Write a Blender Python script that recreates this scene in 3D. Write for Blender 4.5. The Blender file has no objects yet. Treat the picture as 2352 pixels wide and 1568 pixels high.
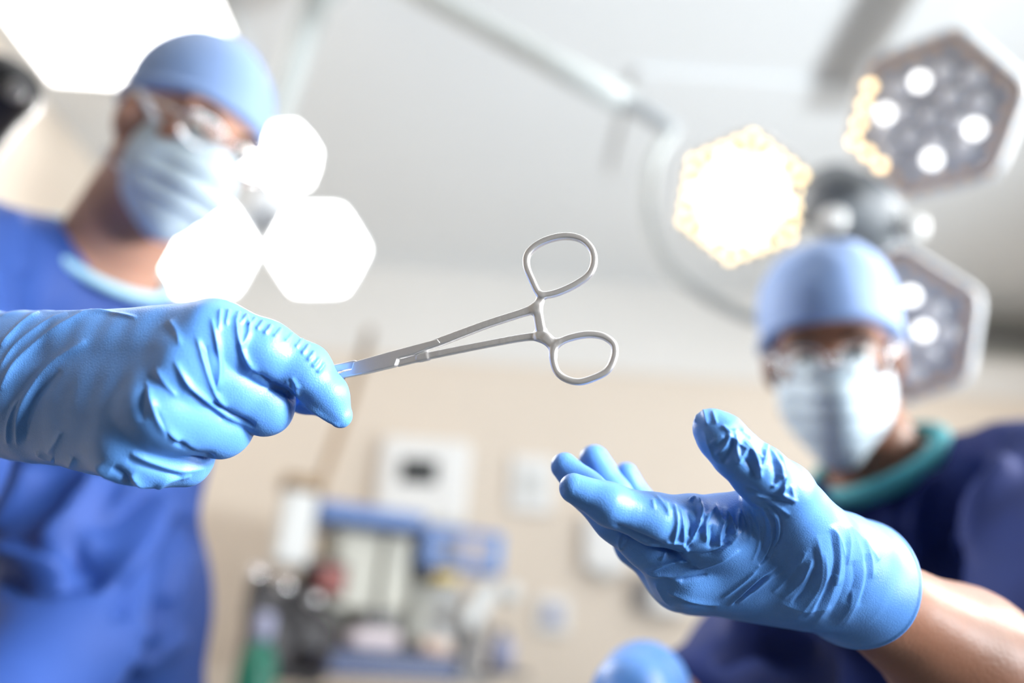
import bpy, bmesh, math, random
import numpy as np
from mathutils import Vector, Matrix

S = bpy.context.scene
COL = S.collection
R_ = math.radians
random.seed(4)

# ------------------------------------------------------------------ camera
FPX = 1829.0                      # 28 mm lens on a 36 mm sensor, frame 2352 x 1568
CAM = np.array((0.0, 0.0, 1.12))
PITCH, ROLL = R_(22), R_(4)
FW = np.array((0, math.cos(PITCH), math.sin(PITCH)))
U0 = np.array((0, -math.sin(PITCH), math.cos(PITCH)))
X0 = np.array((1.0, 0, 0))
RT = math.cos(ROLL) * X0 + math.sin(ROLL) * U0
UP = -math.sin(ROLL) * X0 + math.cos(ROLL) * U0
cam_d = bpy.data.cameras.new('camera')
cam = bpy.data.objects.new('camera', cam_d)
COL.objects.link(cam)
cam.matrix_world = Matrix(((RT[0], UP[0], -FW[0], CAM[0]), (RT[1], UP[1], -FW[1], CAM[1]),
                           (RT[2], UP[2], -FW[2], CAM[2]), (0, 0, 0, 1)))
cam_d.sensor_width = 36
cam_d.lens = 28
cam_d.clip_start = 0.02
cam_d.dof.use_dof = True
cam_d.dof.focus_distance = 0.382
cam_d.dof.aperture_fstop = 1.9
S.camera = cam

# ------------------------------------------------------------------ light
S.view_settings.view_transform = 'Standard'
S.view_settings.look = 'None'
S.view_settings.gamma = 1
S.view_settings.use_curve_mapping = False
S.view_settings.exposure = 0.22
S.cycles.use_denoising = True
wd = bpy.data.worlds.new('world')
S.world = wd
wd.use_nodes = True
wd.node_tree.nodes['Background'].inputs[0].default_value = (0.9, 0.95, 1, 1)
wd.node_tree.nodes['Background'].inputs[1].default_value = 0.6


def W(px, py, d):
    """the point seen at a pixel, d metres along the view axis"""
    return CAM + (px - 1176) / FPX * d * RT + (784 - py) / FPX * d * UP + d * FW


def RP(r, d):
    return r * d / FPX


def ray(px, py):
    return (px - 1176) / FPX * RT + (784 - py) / FPX * UP + FW


def GY(px, py, y):
    """where the line of sight meets the vertical plane y = const"""
    r = ray(px, py)
    return CAM + r * ((y - CAM[1]) / r[1])


def GZ(px, py, z):
    r = ray(px, py)
    return CAM + r * ((z - CAM[2]) / r[2])


def project(V):
    q = V - CAM
    z = q @ FW
    return 1176 + FPX * (q @ RT) / z, 784 - FPX * (q @ UP) / z, z


def area(name, loc, target, size, power, col=(1, 1, 1), shape='DISK', size_y=None, spread=180):
    L = bpy.data.lights.new(name, 'AREA')
    L.energy = power
    L.color = col
    L.shape = shape
    L.size = size
    L.spread = R_(spread)
    if size_y:
        L.size_y = size_y
    o = bpy.data.objects.new(name, L)
    COL.objects.link(o)
    o.location = loc
    d = Vector(target) - Vector(loc)
    o.rotation_euler = d.to_track_quat('-Z', 'Y').to_euler()
    return o


# two surgical lamps out of frame on the right, the room's key lights
area('operating_lamp_light', (1.05, -.25, 1.65), (-.34, 0.5, 1.15), 0.36, 2.3, (1.0, 0.97, 0.93), spread=32)
area('operating_lamp_light', (1.7, .62, 1.95), (0.1, 0.85, 1.5), 0.40, 9.5, (1.0, 0.97, 0.93), spread=90)
# the lit lamp cluster behind the left surgeon
area('lamp_cluster_light', W(560, 560, 1.66), (0.0, 0.35, 1.2), 0.35, 8, (1.0, 0.98, 0.95))

# fluorescent panels of the ceiling that lie behind the viewpoint and to the right
for (_x, _y, _p) in ((-.2, .75, 5), (1.2, .75, 4), (2.5, 1.6, 20), (2.2, 2.3, 15)):
    area('ceiling_panel_light', (_x, _y, 2.9), (_x, _y, 0), 1.2, _p, (1, .99, .97), 'RECTANGLE', .6)
# unseen fill lights added on the right to brighten the ceiling
area('ceiling_fill', (3.25, -.4, 1.25), (-.4, 2.5, 2.93), 1.6, 60, (.88, .95, 1), 'RECTANGLE', .4, spread=84)
area('ceiling_fill', (3.3, 2.4, 1.2), (-1.0, 2.1, 2.93), 1.4, 7, (.88, .95, 1), 'RECTANGLE', .4, spread=66)

# ------------------------------------------------------------------ materials


def mat(name, col, rough=0.5, metal=0.0, spec=0.5, emit=None, estr=0, sss=0, sssr=(1, .4, .25), sssd=0.004,
        var=0.0, vscale=8, bump=0.0, bscale=200, sheen=0, coat=0, trans=0, alpha=1, stretch=None):
    m = bpy.data.materials.new(name)
    m.use_nodes = True
    nt = m.node_tree
    b = nt.nodes['Principled BSDF']
    b.inputs['Base Color'].default_value = (*col, 1)
    b.inputs['Roughness'].default_value = rough
    b.inputs['Metallic'].default_value = metal
    b.inputs['Specular IOR Level'].default_value = spec
    if emit:
        b.inputs['Emission Color'].default_value = (*emit, 1)
        b.inputs['Emission Strength'].default_value = estr
    if sss:
        b.inputs['Subsurface Weight'].default_value = sss
        b.inputs['Subsurface Radius'].default_value = sssr
        b.inputs['Subsurface Scale'].default_value = sssd
    if sheen:
        b.inputs['Sheen Weight'].default_value = sheen
    if coat:
        b.inputs['Coat Weight'].default_value = coat
    if trans:
        b.inputs['Transmission Weight'].default_value = trans
    tc = nt.nodes.new('ShaderNodeTexCoord')
    src = tc.outputs['Object']
    if stretch:
        mp = nt.nodes.new('ShaderNodeMapping')
        mp.inputs['Scale'].default_value = stretch
        nt.links.new(src, mp.inputs['Vector'])
        src = mp.outputs[0]
    if var:
        n = nt.nodes.new('ShaderNodeTexNoise')
        n.inputs['Scale'].default_value = vscale
        n.inputs['Detail'].default_value = 5
        r = nt.nodes.new('ShaderNodeValToRGB')
        r.color_ramp.elements[0].position = 0.3
        r.color_ramp.elements[1].position = 0.7
        r.color_ramp.elements[0].color = (*[c * (1 - var) for c in col], 1)
        r.color_ramp.elements[1].color = (*[min(1, c * (1 + var)) for c in col], 1)
        nt.links.new(src, n.inputs['Vector'])
        nt.links.new(n.outputs['Fac'], r.inputs[0])
        nt.links.new(r.outputs[0], b.inputs['Base Color'])
    if bump:
        n = nt.nodes.new('ShaderNodeTexNoise')
        n.inputs['Scale'].default_value = bscale
        n.inputs['Detail'].default_value = 4
        bp = nt.nodes.new('ShaderNodeBump')
        bp.inputs['Strength'].default_value = bump
        bp.inputs['Distance'].default_value = 0.001
        nt.links.new(src, n.inputs['Vector'])
        nt.links.new(n.outputs['Fac'], bp.inputs['Height'])
        nt.links.new(bp.outputs[0], b.inputs['Normal'])
    return m


M = {}
M['wall'] = mat('beige_wall_paint', (.76, .665, .565), .6, var=.03, vscale=1.2)
M['wall_white'] = mat('white_wall_paint', (.78, .76, .73), .6, var=.02, vscale=1)
M['wall_far'] = mat('grey_blue_wall_paint', (.46, .47, .48), .6)
M['ceil'] = mat('ceiling_paint', (.80, .82, .83), .7, var=.02, vscale=.8)
M['floor'] = mat('floor_vinyl', (.20, .22, .24), .35, var=.06, vscale=3)
M['glove'] = mat('blue_nitrile', (.095, .275, .70), .38, spec=.5, sss=.06, sssr=(.3, .6, 1), sssd=.003,
                 var=.05, vscale=60, bump=.25, bscale=1400)
M['skin_tan'] = mat('tan_skin', (.27, .125, .078), .45, sss=.25, sssd=.006, var=.1, vscale=30, bump=.25, bscale=350)
M['skin_fair'] = mat('fair_skin', (.46, .25, .18), .5, sss=.25, sssd=.006, var=.1, vscale=30, bump=.2, bscale=350)
M['gown'] = mat('royal_blue_gown', (.025, .068, .27), .62, spec=.25, var=.06, vscale=14, bump=.15, bscale=500)
M['scrub'] = mat('navy_scrubs', (.012, .027, .14), .65, spec=.2, var=.08, vscale=14, bump=.15, bscale=500)
M['cap'] = mat('periwinkle_cap', (.26, .40, .72), .7, sheen=.2, var=.05, vscale=20)
M['mask'] = mat('pale_blue_mask', (.60, .73, .82), .7, var=.04, vscale=30, sss=.1, sssr=(1, 1, 1))
M['mask_tie'] = mat('white_mask_tie', (.8, .82, .86), .7)
M['teal'] = mat('teal_collar', (.06, .36, .42), .7)
M['teal_pale'] = mat('pale_teal_binding', (.38, .66, .80), .6)
M['hair'] = mat('dark_hair', (.015, .011, .010), .45, var=.3, vscale=60)
M['eye'] = mat('eye_white', (.8, .77, .74), .2)
M['iris'] = mat('dark_iris', (.03, .02, .015), .15)
M['lip'] = mat('brow_hair', (.03, .02, .016), .6)
M['steel'] = mat('satin_steel', (.93, .93, .94), .40, metal=1, bump=.06, bscale=900, stretch=(1, 1, 1))
M['steel_b'] = mat('bright_steel', (.75, .76, .78), .16, metal=1)
M['chrome'] = mat('chrome', (.8, .8, .82), .12, metal=1)
M['glass'] = mat('spectacle_glass', (1, 1, 1), .02, trans=1, spec=.6)
M['lampgrey'] = mat('lamp_housing_grey', (.66, .68, .70), .4)
M['lampdark'] = mat('lamp_face_grey', (.52, .52, .52), .4, metal=.1)
M['hub'] = mat('lamp_hub_grey', (.16, .175, .19), .4)
M['boom'] = mat('boom_arm_paint', (.50, .53, .52), .4)
M['boomgrey'] = mat('boom_joint_grey', (.36, .39, .41), .4)
M['led_off'] = mat('led_lens_unlit', (.82, .82, .83), .12, spec=.8)
M['amber_off'] = mat('amber_lens_unlit', (.90, .60, .36), .2, spec=.7)
M['black'] = mat('black_plastic', (.006, .006, .008), .42)
M['cream'] = mat('cream_enamel', (.50, .49, .42), .4)
M['white'] = mat('white_plastic', (.66, .67, .66), .4)
M['wallplastic'] = mat('bright_white_plastic', (.84, .84, .83), .4)
M['blue'] = mat('blue_enamel', (.10, .19, .44), .4)
M['bluebright'] = mat('bright_blue_plastic', (.08, .28, .66), .4)
M['navy'] = mat('navy_enamel', (.03, .055, .16), .4)
M['dark'] = mat('dark_grey_plastic', (.05, .045, .05), .4)
M['grey'] = mat('grey_enamel', (.26, .25, .25), .4)
M['red'] = mat('red_plastic', (.24, .05, .04), .4)
M['yellow'] = mat('yellow_plastic', (.60, .42, .06), .4)
M['green'] = mat('green_cylinder_paint', (.005, .15, .10), .35)
M['peach'] = mat('peach_plastic', (.66, .48, .38), .5)
M['pink'] = mat('pale_pink_pad', (.68, .60, .64), .6)
M['lilac'] = mat('lilac_plastic', (.34, .36, .52), .4)
M['brown'] = mat('bronze_pole', (.30, .21, .13), .35, metal=.5)
M['vent'] = mat('grey_green_vent', (.36, .37, .34), .5)
M['screen'] = mat('dark_screen', (.02, .024, .026), .25)
M['mscreen'] = mat('monitor_screen', (.30, .28, .32), .5, emit=(.55, .5, .58), estr=.05)


def emis(name, col, s):
    return mat(name, (.8, .8, .8), .4, emit=col, estr=s)


M['panel'] = emis('ceiling_panel_glow', (1, .985, .97), 5)
M['panel_far'] = emis('ceiling_panel_glow_soft', (1, .985, .97), 9)
M['led_white'] = emis('led_white', (1, 1, 1), 2.7)
M['led_hot'] = emis('led_hot_white', (1, .99, .97), 9)
M['led_lit'] = emis('led_lit_white', (1, .99, .97), 2.3)
M['led_warm'] = emis('led_warm', (1, .74, .36), 4.2)
M['led_amber'] = emis('led_amber', (1, .72, .36), 4)
M['face_hot'] = emis('lit_lamp_face', (1, .98, .94), 7)

# ------------------------------------------------------------------ object helpers


def tag(o, label=None, cat=None, group=None, kind=None):
    if label:
        o['label'] = label
    if cat:
        o['category'] = cat
    if group:
        o['group'] = group
    if kind:
        o['kind'] = kind
    return o


def worldloc(o):
    v = Vector((0, 0, 0))
    while o is not None:
        v += Vector(o.location)
        o = o.parent
    return v


def link(name, me, m, parent=None, smooth=True):
    o = bpy.data.objects.new(name, me)
    COL.objects.link(o)
    if m is not None and not me.materials:
        me.materials.append(m)
    if smooth:
        me.shade_smooth()
    o.parent = parent
    return o


def obj(name, V, F, m, parent=None, smooth=True):
    """mesh from world-space vertices under an unrotated parent"""
    V = np.asarray(V, float)
    off = np.array(worldloc(parent)) if parent else V.mean(0)
    me = bpy.data.meshes.new(name)
    me.from_pydata((V - off).tolist(), [], [tuple(int(i) for i in f) for f in F])
    me.update()
    o = link(name, me, m, parent, smooth)
    if parent is None:
        o.location = off
    return o


def obj_np(name, V, Q, m, parent=None):
    """fast path for big quad meshes"""
    off = np.array(worldloc(parent)) if parent else V.mean(0)
    me = bpy.data.meshes.new(name)
    me.vertices.add(len(V))
    me.vertices.foreach_set('co', (V - off).astype(np.float32).ravel())
    me.loops.add(len(Q) * 4)
    me.loops.foreach_set('vertex_index', Q.astype(np.int32).ravel())
    me.polygons.add(len(Q))
    me.polygons.foreach_set('loop_start', np.arange(0, len(Q) * 4, 4, dtype=np.int32))
    me.update(calc_edges=True)
    me.validate()
    o = link(name, me, m, parent)
    if parent is None:
        o.location = off
    return o


def empty(name, loc, label=None, cat=None, group=None):
    o = bpy.data.objects.new(name, None)
    COL.objects.link(o)
    o.location = tuple(loc)
    o.empty_display_size = .1
    return tag(o, label, cat, group)


def bm_obj(name, bm, m, parent=None, smooth=False, bevel=0, seg=2):
    """bmesh in world space -> object"""
    if bevel:
        bmesh.ops.bevel(bm, geom=[e for e in bm.edges], offset=bevel, segments=seg, affect='EDGES', profile=.5)
    off = worldloc(parent) if parent else sum((v.co for v in bm.verts), Vector()) / len(bm.verts)
    for v in bm.verts:
        v.co -= off
    me = bpy.data.meshes.new(name)
    bm.to_mesh(me)
    bm.free()
    o = link(name, me, m, parent, smooth)
    if parent is None:
        o.location = off
    return o


def frame(zdir, xhint=(1, 0, 0)):
    z = Vector(zdir).normalized()
    x = Vector(xhint)
    x = (x - z * x.dot(z)).normalized()
    y = z.cross(x)
    return Matrix((x, y, z)).transposed()      # columns x y z


def box_bm(c, size, rot=None, bm=None):
    bm = bm or bmesh.new()
    r = bmesh.ops.create_cube(bm, size=1)
    mtx = Matrix.Translation(Vector(c)) @ (rot.to_4x4() if rot else Matrix()) @ Matrix.Diagonal((*size, 1))
    bmesh.ops.transform(bm, matrix=mtx, verts=r['verts'])
    return bm


def box(name, c, size, m, parent=None, rot=None, bevel=.004, seg=2):
    return bm_obj(name, box_bm(c, size, rot), m, parent, smooth=False, bevel=bevel, seg=seg)


def tube(name, pts, rad, m, parent=None, n=16, closed=False, caps=True, sub=0):
    """swept tube; rad may be a number or one per point"""
    P = [np.asarray(p, float) for p in pts]
    if np.isscalar(rad):
        rad = [rad] * len(P)
    rad = list(rad)
    if sub:                                            # catmull-rom refinement
        Q, RR = [], []
        N = len(P)
        rng = range(N if closed else N - 1)
        for i in rng:
            g = (lambda j: P[j % N]) if closed else (lambda j: P[max(0, min(N - 1, j))])
            p0, p1, p2, p3 = g(i - 1), g(i), g(i + 1), g(i + 2)
            for s in range(sub):
                t = s / sub
                Q.append(.5 * ((2 * p1) + (-p0 + p2) * t + (2 * p0 - 5 * p1 + 4 * p2 - p3) * t * t + (-p0 + 3 * p1 - 3 * p2 + p3) * t ** 3))
                RR.append(rad[i] * (1 - t) + rad[(i + 1) % N] * t)
        if not closed:
            Q.append(P[-1])
            RR.append(rad[-1])
        P, rad = Q, RR
    N = len(P)
    V, F = [], []
    nrm = None
    for i in range(N):
        if closed:
            t = P[(i + 1) % N] - P[i - 1]
        else:
            t = P[min(N - 1, i + 1)] - P[max(0, i - 1)]
        t = t / (np.linalg.norm(t) + 1e-12)
        if nrm is None:
            a = np.array((0, 0, 1.0)) if abs(t[2]) < .9 else np.array((1.0, 0, 0))
            nrm = np.cross(t, a)
        nrm = nrm - t * (nrm @ t)
        nrm /= np.linalg.norm(nrm)
        b = np.cross(t, nrm)
        for k in range(n):
            a = 2 * math.pi * k / n
            V.append(P[i] + rad[i] * (math.cos(a) * nrm + math.sin(a) * b))
    for i in range(N if closed else N - 1):
        for k in range(n):
            i2 = (i + 1) % N
            F.append((i * n + k, i * n + (k + 1) % n, i2 * n + (k + 1) % n, i2 * n + k))
    if caps and not closed:
        F.append(tuple(range(n))[::-1])
        F.append(tuple((N - 1) * n + k for k in range(n)))
    return obj(name, V, F, m, parent)


def lathe(name, base, axis, prof, m, parent=None, n=32):
    """prof: (distance along axis, radius)"""
    fr = np.array(frame(axis, (1, .01, 0) if abs(Vector(axis).normalized().x) < .9 else (0, 1, 0)))
    V, F = [], []
    for (h, r) in prof:
        for k in range(n):
            a = 2 * math.pi * k / n
            V.append(np.asarray(base) + fr[:, 2] * h + fr[:, 0] * r * math.cos(a) + fr[:, 1] * r * math.sin(a))
    for i in range(len(prof) - 1):
        for k in range(n):
            F.append((i * n + k, i * n + (k + 1) % n, (i + 1) * n + (k + 1) % n, (i + 1) * n + k))
    F.append(tuple(range(n))[::-1])
    F.append(tuple((len(prof) - 1) * n + k for k in range(n)))
    o = obj(name, V, F, m, parent)
    return o


# ------------------------------------------------------------------ implicit surfaces
BIG = 1.0


def smin(a, b, k):
    h = np.maximum(k - np.abs(a - b), 0) / k
    return np.minimum(a, b) - h * h * (k * .25)


class Cone:
    def __init__(s, a, b, ra, rb):
        s.a, s.b, s.ra, s.rb = np.asarray(a, float), np.asarray(b, float), ra, rb
        s.lo = np.minimum(s.a - ra, s.b - rb)
        s.hi = np.maximum(s.a + ra, s.b + rb)

    def __call__(s, x, y, z):
        ba = s.b - s.a
        L = ba @ ba + 1e-12
        px, py, pz = x - s.a[0], y - s.a[1], z - s.a[2]
        h = np.clip((px * ba[0] + py * ba[1] + pz * ba[2]) / L, 0, 1)
        return np.sqrt((px - h * ba[0]) ** 2 + (py - h * ba[1]) ** 2 + (pz - h * ba[2]) ** 2) - (s.ra + (s.rb - s.ra) * h)


class Ell:
    def __init__(s, c, r, m=None):
        s.c, s.r = np.asarray(c, float), np.asarray(r, float)
        s.m = np.eye(3) if m is None else np.asarray(m, float)      # columns = local axes
        e = np.sqrt(((s.m * s.r) ** 2).sum(1))
        s.lo, s.hi = s.c - e, s.c + e

    def __call__(s, x, y, z):
        px, py, pz = x - s.c[0], y - s.c[1], z - s.c[2]
        q = [px * s.m[0, i] + py * s.m[1, i] + pz * s.m[2, i] for i in range(3)]
        k0 = np.sqrt(sum((q[i] / s.r[i]) ** 2 for i in range(3)))
        k1 = np.sqrt(sum((q[i] / s.r[i] ** 2) ** 2 for i in range(3)))
        return k0 * (k0 - 1) / (k1 + 1e-9)


class Grid:
    def __init__(s, lo, hi, h):
        s.lo, s.h = np.asarray(lo, float), h
        n = np.ceil((np.asarray(hi) - s.lo) / h).astype(int) + 1
        s.ax = [s.lo[i] + h * np.arange(n[i]) for i in range(3)]
        s.n = tuple(n)
        s.X, s.Y, s.Z = s.ax[0][:, None, None], s.ax[1][None, :, None], s.ax[2][None, None, :]

    def group(s, prims, k):
        F = np.full(s.n, BIG, np.float32)
        for p in prims:
            mg = k + 3 * s.h + .004
            a = np.maximum(np.floor((p.lo - mg - s.lo) / s.h).astype(int), 0)
            b = np.minimum(np.ceil((p.hi + mg - s.lo) / s.h).astype(int) + 1, s.n)
            if (b <= a).any():
                continue
            sl = tuple(slice(a[i], b[i]) for i in range(3))
            d = p(s.X[sl[0]], s.Y[:, sl[1]], s.Z[:, :, sl[2]]).astype(np.float32)
            F[sl] = smin(F[sl], d, k)
        return F

    def plane(s, c, n):
        n = np.asarray(n, float) / np.linalg.norm(n)
        return ((s.X - c[0]) * n[0] + (s.Y - c[1]) * n[1] + (s.Z - c[2]) * n[2]).astype(np.float32)

    def mesh(s, F, smooth=3):
        F = F.copy()
        for ax in range(3):                                  # close at the borders
            i0 = [slice(None)] * 3
            i0[ax] = 0
            F[tuple(i0)] = BIG
            i0[ax] = -1
            F[tuple(i0)] = BIG
        ins = F < 0
        nx, ny, nz = F.shape
        cnt = np.zeros((nx - 1, ny - 1, nz - 1), np.int8)
        for dx in (0, 1):
            for dy in (0, 1):
                for dz in (0, 1):
                    cnt += ins[dx:nx - 1 + dx, dy:ny - 1 + dy, dz:nz - 1 + dz]
        act = (cnt > 0) & (cnt < 8)
        I, J, K = np.nonzero(act)
        idx = np.full(act.shape, -1, np.int64)
        idx[I, J, K] = np.arange(len(I))
        acc = np.zeros((len(I), 3))
        num = np.zeros(len(I))
        cs = [(a, b, c) for a in (0, 1) for b in (0, 1) for c in (0, 1)]
        for u in cs:
            for ax in range(3):
                if u[ax]:
                    continue
                v = list(u)
                v[ax] = 1
                fa = F[I + u[0], J + u[1], K + u[2]]
                fb = F[I + v[0], J + v[1], K + v[2]]
                cr = (fa < 0) != (fb < 0)
                t = np.where(cr, fa / np.where(cr, fa - fb, 1), 0)
                p = np.tile(np.array(u, float), (len(I), 1))
                p[:, ax] += t
                acc[cr] += p[cr]
                num[cr] += 1
        V = (acc / num[:, None] + np.stack((I, J, K), 1)) * s.h + s.lo
        Q = []
        for ax in range(3):
            sl0 = [slice(None)] * 3
            sl1 = [slice(None)] * 3
            sl0[ax], sl1[ax] = slice(0, -1), slice(1, None)
            ch = ins[tuple(sl0)] != ins[tuple(sl1)]
            a, b, c = np.nonzero(ch)
            e = [a, b, c]
            o1, o2 = (ax + 1) % 3, (ax + 2) % 3
            ok = (e[o1] > 0) & (e[o2] > 0) & (e[o1] < F.shape[o1] - 1) & (e[o2] < F.shape[o2] - 1)
            e = [q[ok] for q in e]

            def cell(d1, d2):
                t = [q.copy() for q in e]
                t[o1] -= d1
                t[o2] -= d2
                return idx[t[0], t[1], t[2]]
            q = np.stack((cell(1, 1), cell(0, 1), cell(0, 0), cell(1, 0)), 1)
            fl = ~ins[e[0], e[1], e[2]]
            q[fl] = q[fl][:, ::-1]
            Q.append(q)
        Q = np.concatenate(Q)
        Q = Q[(Q >= 0).all(1)]
        for _ in range(smooth):
            V = lap(V, Q, .5)
        return V, Q


def lap(V, Q, f):
    n = len(V)
    a = Q.ravel()
    b = np.roll(Q, -1, 1).ravel()
    deg = np.bincount(a, minlength=n) + np.bincount(b, minlength=n)
    out = np.empty_like(V)
    for i in range(3):
        sm = np.bincount(a, V[b, i], n) + np.bincount(b, V[a, i], n)
        out[:, i] = V[:, i] * (1 - f) + f * sm / np.maximum(deg, 1)
    return out


def normals(V, Q):
    d1, d2 = V[Q[:, 2]] - V[Q[:, 0]], V[Q[:, 3]] - V[Q[:, 1]]
    n = np.cross(d1, d2)
    N = np.zeros_like(V)
    for i in range(3):
        for c in range(4):
            N[:, i] += np.bincount(Q[:, c], n[:, i], len(V))
    return N / (np.linalg.norm(N, axis=1, keepdims=True) + 1e-12)


def noise(P, scale, seed=0, octs=3):
    r = np.random.RandomState(seed)
    out = np.zeros(len(P))
    amp, tot = 1.0, 0
    for o in range(octs):
        for _ in range(5):
            d = r.normal(size=3)
            d /= np.linalg.norm(d)
            out += amp * np.sin(P @ d * scale * (2 ** o) * r.uniform(.7, 1.4) + r.uniform(0, 6.28))
        tot += amp * 2.2
        amp *= .5
    return out / tot


def creases(V, Q, lines, power=1.4, min_face=.05, depth_window=None):
    """raise (amp > 0) or sink (amp < 0) soft-edged folds along drawn lines on the side facing the operating field.
    line = (points, amplitude in m, half width in px)"""
    N = normals(V, Q)
    px, py, pz = project(V)
    view = V - CAM
    view /= np.linalg.norm(view, axis=1, keepdims=True)
    face = np.clip((-(N * view).sum(1) - min_face) / .3, 0, 1)
    disp = np.zeros(len(V))
    for ln in lines:
        pts, amp, w = np.asarray(ln[0], float), ln[1], ln[2]
        dw = ln[3] if len(ln) > 3 else None
        lo, hi = pts.min(0) - 4 * w, pts.max(0) + 4 * w
        sel = np.nonzero((px > lo[0]) & (px < hi[0]) & (py > lo[1]) & (py < hi[1]) & (face > 0))[0]
        if dw is not None:
            sel = sel[pz[sel] < dw]
        if not len(sel):
            continue
        x, y = px[sel], py[sel]
        # smooth polyline
        fine = []
        n = len(pts)
        for i in range(n - 1):
            p0, p1, p2, p3 = pts[max(0, i - 1)], pts[i], pts[i + 1], pts[min(n - 1, i + 2)]
            for t in np.linspace(0, 1, 6, endpoint=False):
                fine.append(.5 * ((2 * p1) + (-p0 + p2) * t + (2 * p0 - 5 * p1 + 4 * p2 - p3) * t * t + (-p0 + 3 * p1 - 3 * p2 + p3) * t ** 3))
        fine.append(pts[-1])
        fine = np.array(fine)
        best = np.full(len(sel), 1e9)
        tt = np.zeros(len(sel))
        m = len(fine) - 1
        for i in range(m):
            a, b = fine[i], fine[i + 1]
            ab = b - a
            L = ab @ ab + 1e-9
            h = np.clip(((x - a[0]) * ab[0] + (y - a[1]) * ab[1]) / L, 0, 1)
            d = np.hypot(x - a[0] - h * ab[0], y - a[1] - h * ab[1])
            u = d < best
            best[u] = d[u]
            tt[u] = ((i + h) / m)[u]
        taper = np.clip(np.minimum(tt, 1 - tt) * 5, 0, 1) ** .7
        disp[sel] += amp * np.exp(-(best / w) ** power) * (.15 + .85 * taper)
    return V + N * (disp * face)[:, None]

# ------------------------------------------------------------------ room shell
XL, XR, YB, YF, ZC = -1.78, 3.4, 3.6, -2.6, 2.93


def slab(name, lo, hi, m):
    lo, hi = Vector(lo), Vector(hi)
    o = box(name, (lo + hi) / 2, hi - lo, m, None, bevel=0)
    o['kind'] = 'structure'
    return o


slab('floor', (XL - .1, YF - .1, -.1), (XR + .1, YB + .1, 0), M['floor'])
slab('ceiling', (XL - .1, YF - .1, ZC), (XR + .1, YB + .1, ZC + .1), M['ceil'])
slab('wall_back', (XL - .1, YB, 0), (XR + .1, YB + .1, ZC), M['wall'])
slab('wall_left', (XL - .1, YF, 0), (XL, YB, ZC), M['wall'])
slab('wall_right', (XR, YF, 0), (XR + .1, YB, ZC), M['wall'])
slab('wall_front', (XL - .1, YF - .1, 0), (XR + .1, YF, ZC), M['wall_far'])
# white painted strip of wall above the beige
slab('trim_1', (XL, YB - .012, 2.455), (XR, YB, ZC), M['wall_white'])
slab('baseboard_back', (XL, YB - .02, 0), (XR, YB, .1), M['wall_white'])
# shallow boxed soffits under the ceiling
slab('trim_2', (.34, 2.05, ZC - .014), (1.16, 2.62, ZC), M['ceil'])
slab('trim_3', (1.02, 1.3, ZC - .09), (1.16, 2.05, ZC), M['ceil'])


def ceiling_light(x0, x1, y0, y1, label, m='panel'):
    r = empty('ceiling_light', ((x0 + x1) / 2, (y0 + y1) / 2, ZC), label, 'light', 'ceiling light panels')
    z = ZC - .012
    w = .03
    for a, b in (((x0, y0), (x1, y0 + w)), ((x0, y1 - w), (x1, y1)), ((x0, y0 + w), (x0 + w, y1 - w)), ((x1 - w, y0 + w), (x1, y1 - w))):
        box('frame', ((a[0] + b[0]) / 2, (a[1] + b[1]) / 2, z), (b[0] - a[0], b[1] - a[1], .022), M['white'], r, bevel=.002, seg=1)
    box('diffuser', ((x0 + x1) / 2, (y0 + y1) / 2, z - .001), (x1 - x0 - 2 * w, y1 - y0 - 2 * w, .012), M[m], r, bevel=0)


ceiling_light(-1.70, -.93, 1.35, 2.32, 'glowing white ceiling light panel above the surgeon holding the forceps')

# ------------------------------------------------------------------ people
def cs(v):
    v = np.asarray(v, float)
    w = v[0] * RT + v[1] * UP + v[2] * FW
    return w / np.linalg.norm(w)


class Head:
    def __init__(s, c, f, u, k=1.0):
        s.c = np.asarray(c, float)
        f = cs(f)
        u = cs(u)
        u = u - f * (u @ f)
        u /= np.linalg.norm(u)
        s.m = np.stack((np.cross(f, u), f, u), 1)
        s.k = k

    def P(s, *p):
        return s.c + s.m @ (np.array(p, float) * s.k)

    def D(s, *p):
        return s.m @ np.array(p, float)

    def cone(s, a, b, ra, rb):
        return Cone(s.P(*a), s.P(*b), ra * s.k, rb * s.k)

    def ell(s, c, r):
        return Ell(s.P(*c), np.array(r) * s.k, s.m)


def head_prims(h):
    p = [h.ell((0, -.012, .035), (.074, .093, .088)),
         h.ell((0, .022, -.04), (.060, .066, .085)),
         h.cone((0, .055, -.105), (0, .062, -.112), .026, .02),
         h.cone((-.052, .0, -.07), (-.02, .055, -.105), .022, .02),
         h.cone((.052, .0, -.07), (.02, .055, -.105), .022, .02),
         h.ell((-.034, .072, .026), (.026, .015, .010)),
         h.ell((.034, .072, .026), (.026, .015, .010)),
         h.ell((-.042, .062, -.022), (.022, .02, .016)),
         h.ell((.042, .062, -.022), (.022, .02, .016)),
         h.cone((0, .084, .012), (0, .106, -.032), .010, .015),
         h.cone((-.012, .088, -.036), (.012, .088, -.036), .010, .010)]
    ears = [h.ell((sx * .078, -.012, -.012), (.011, .021, .034)) for sx in (-1, 1)]
    return p, ears


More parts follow.
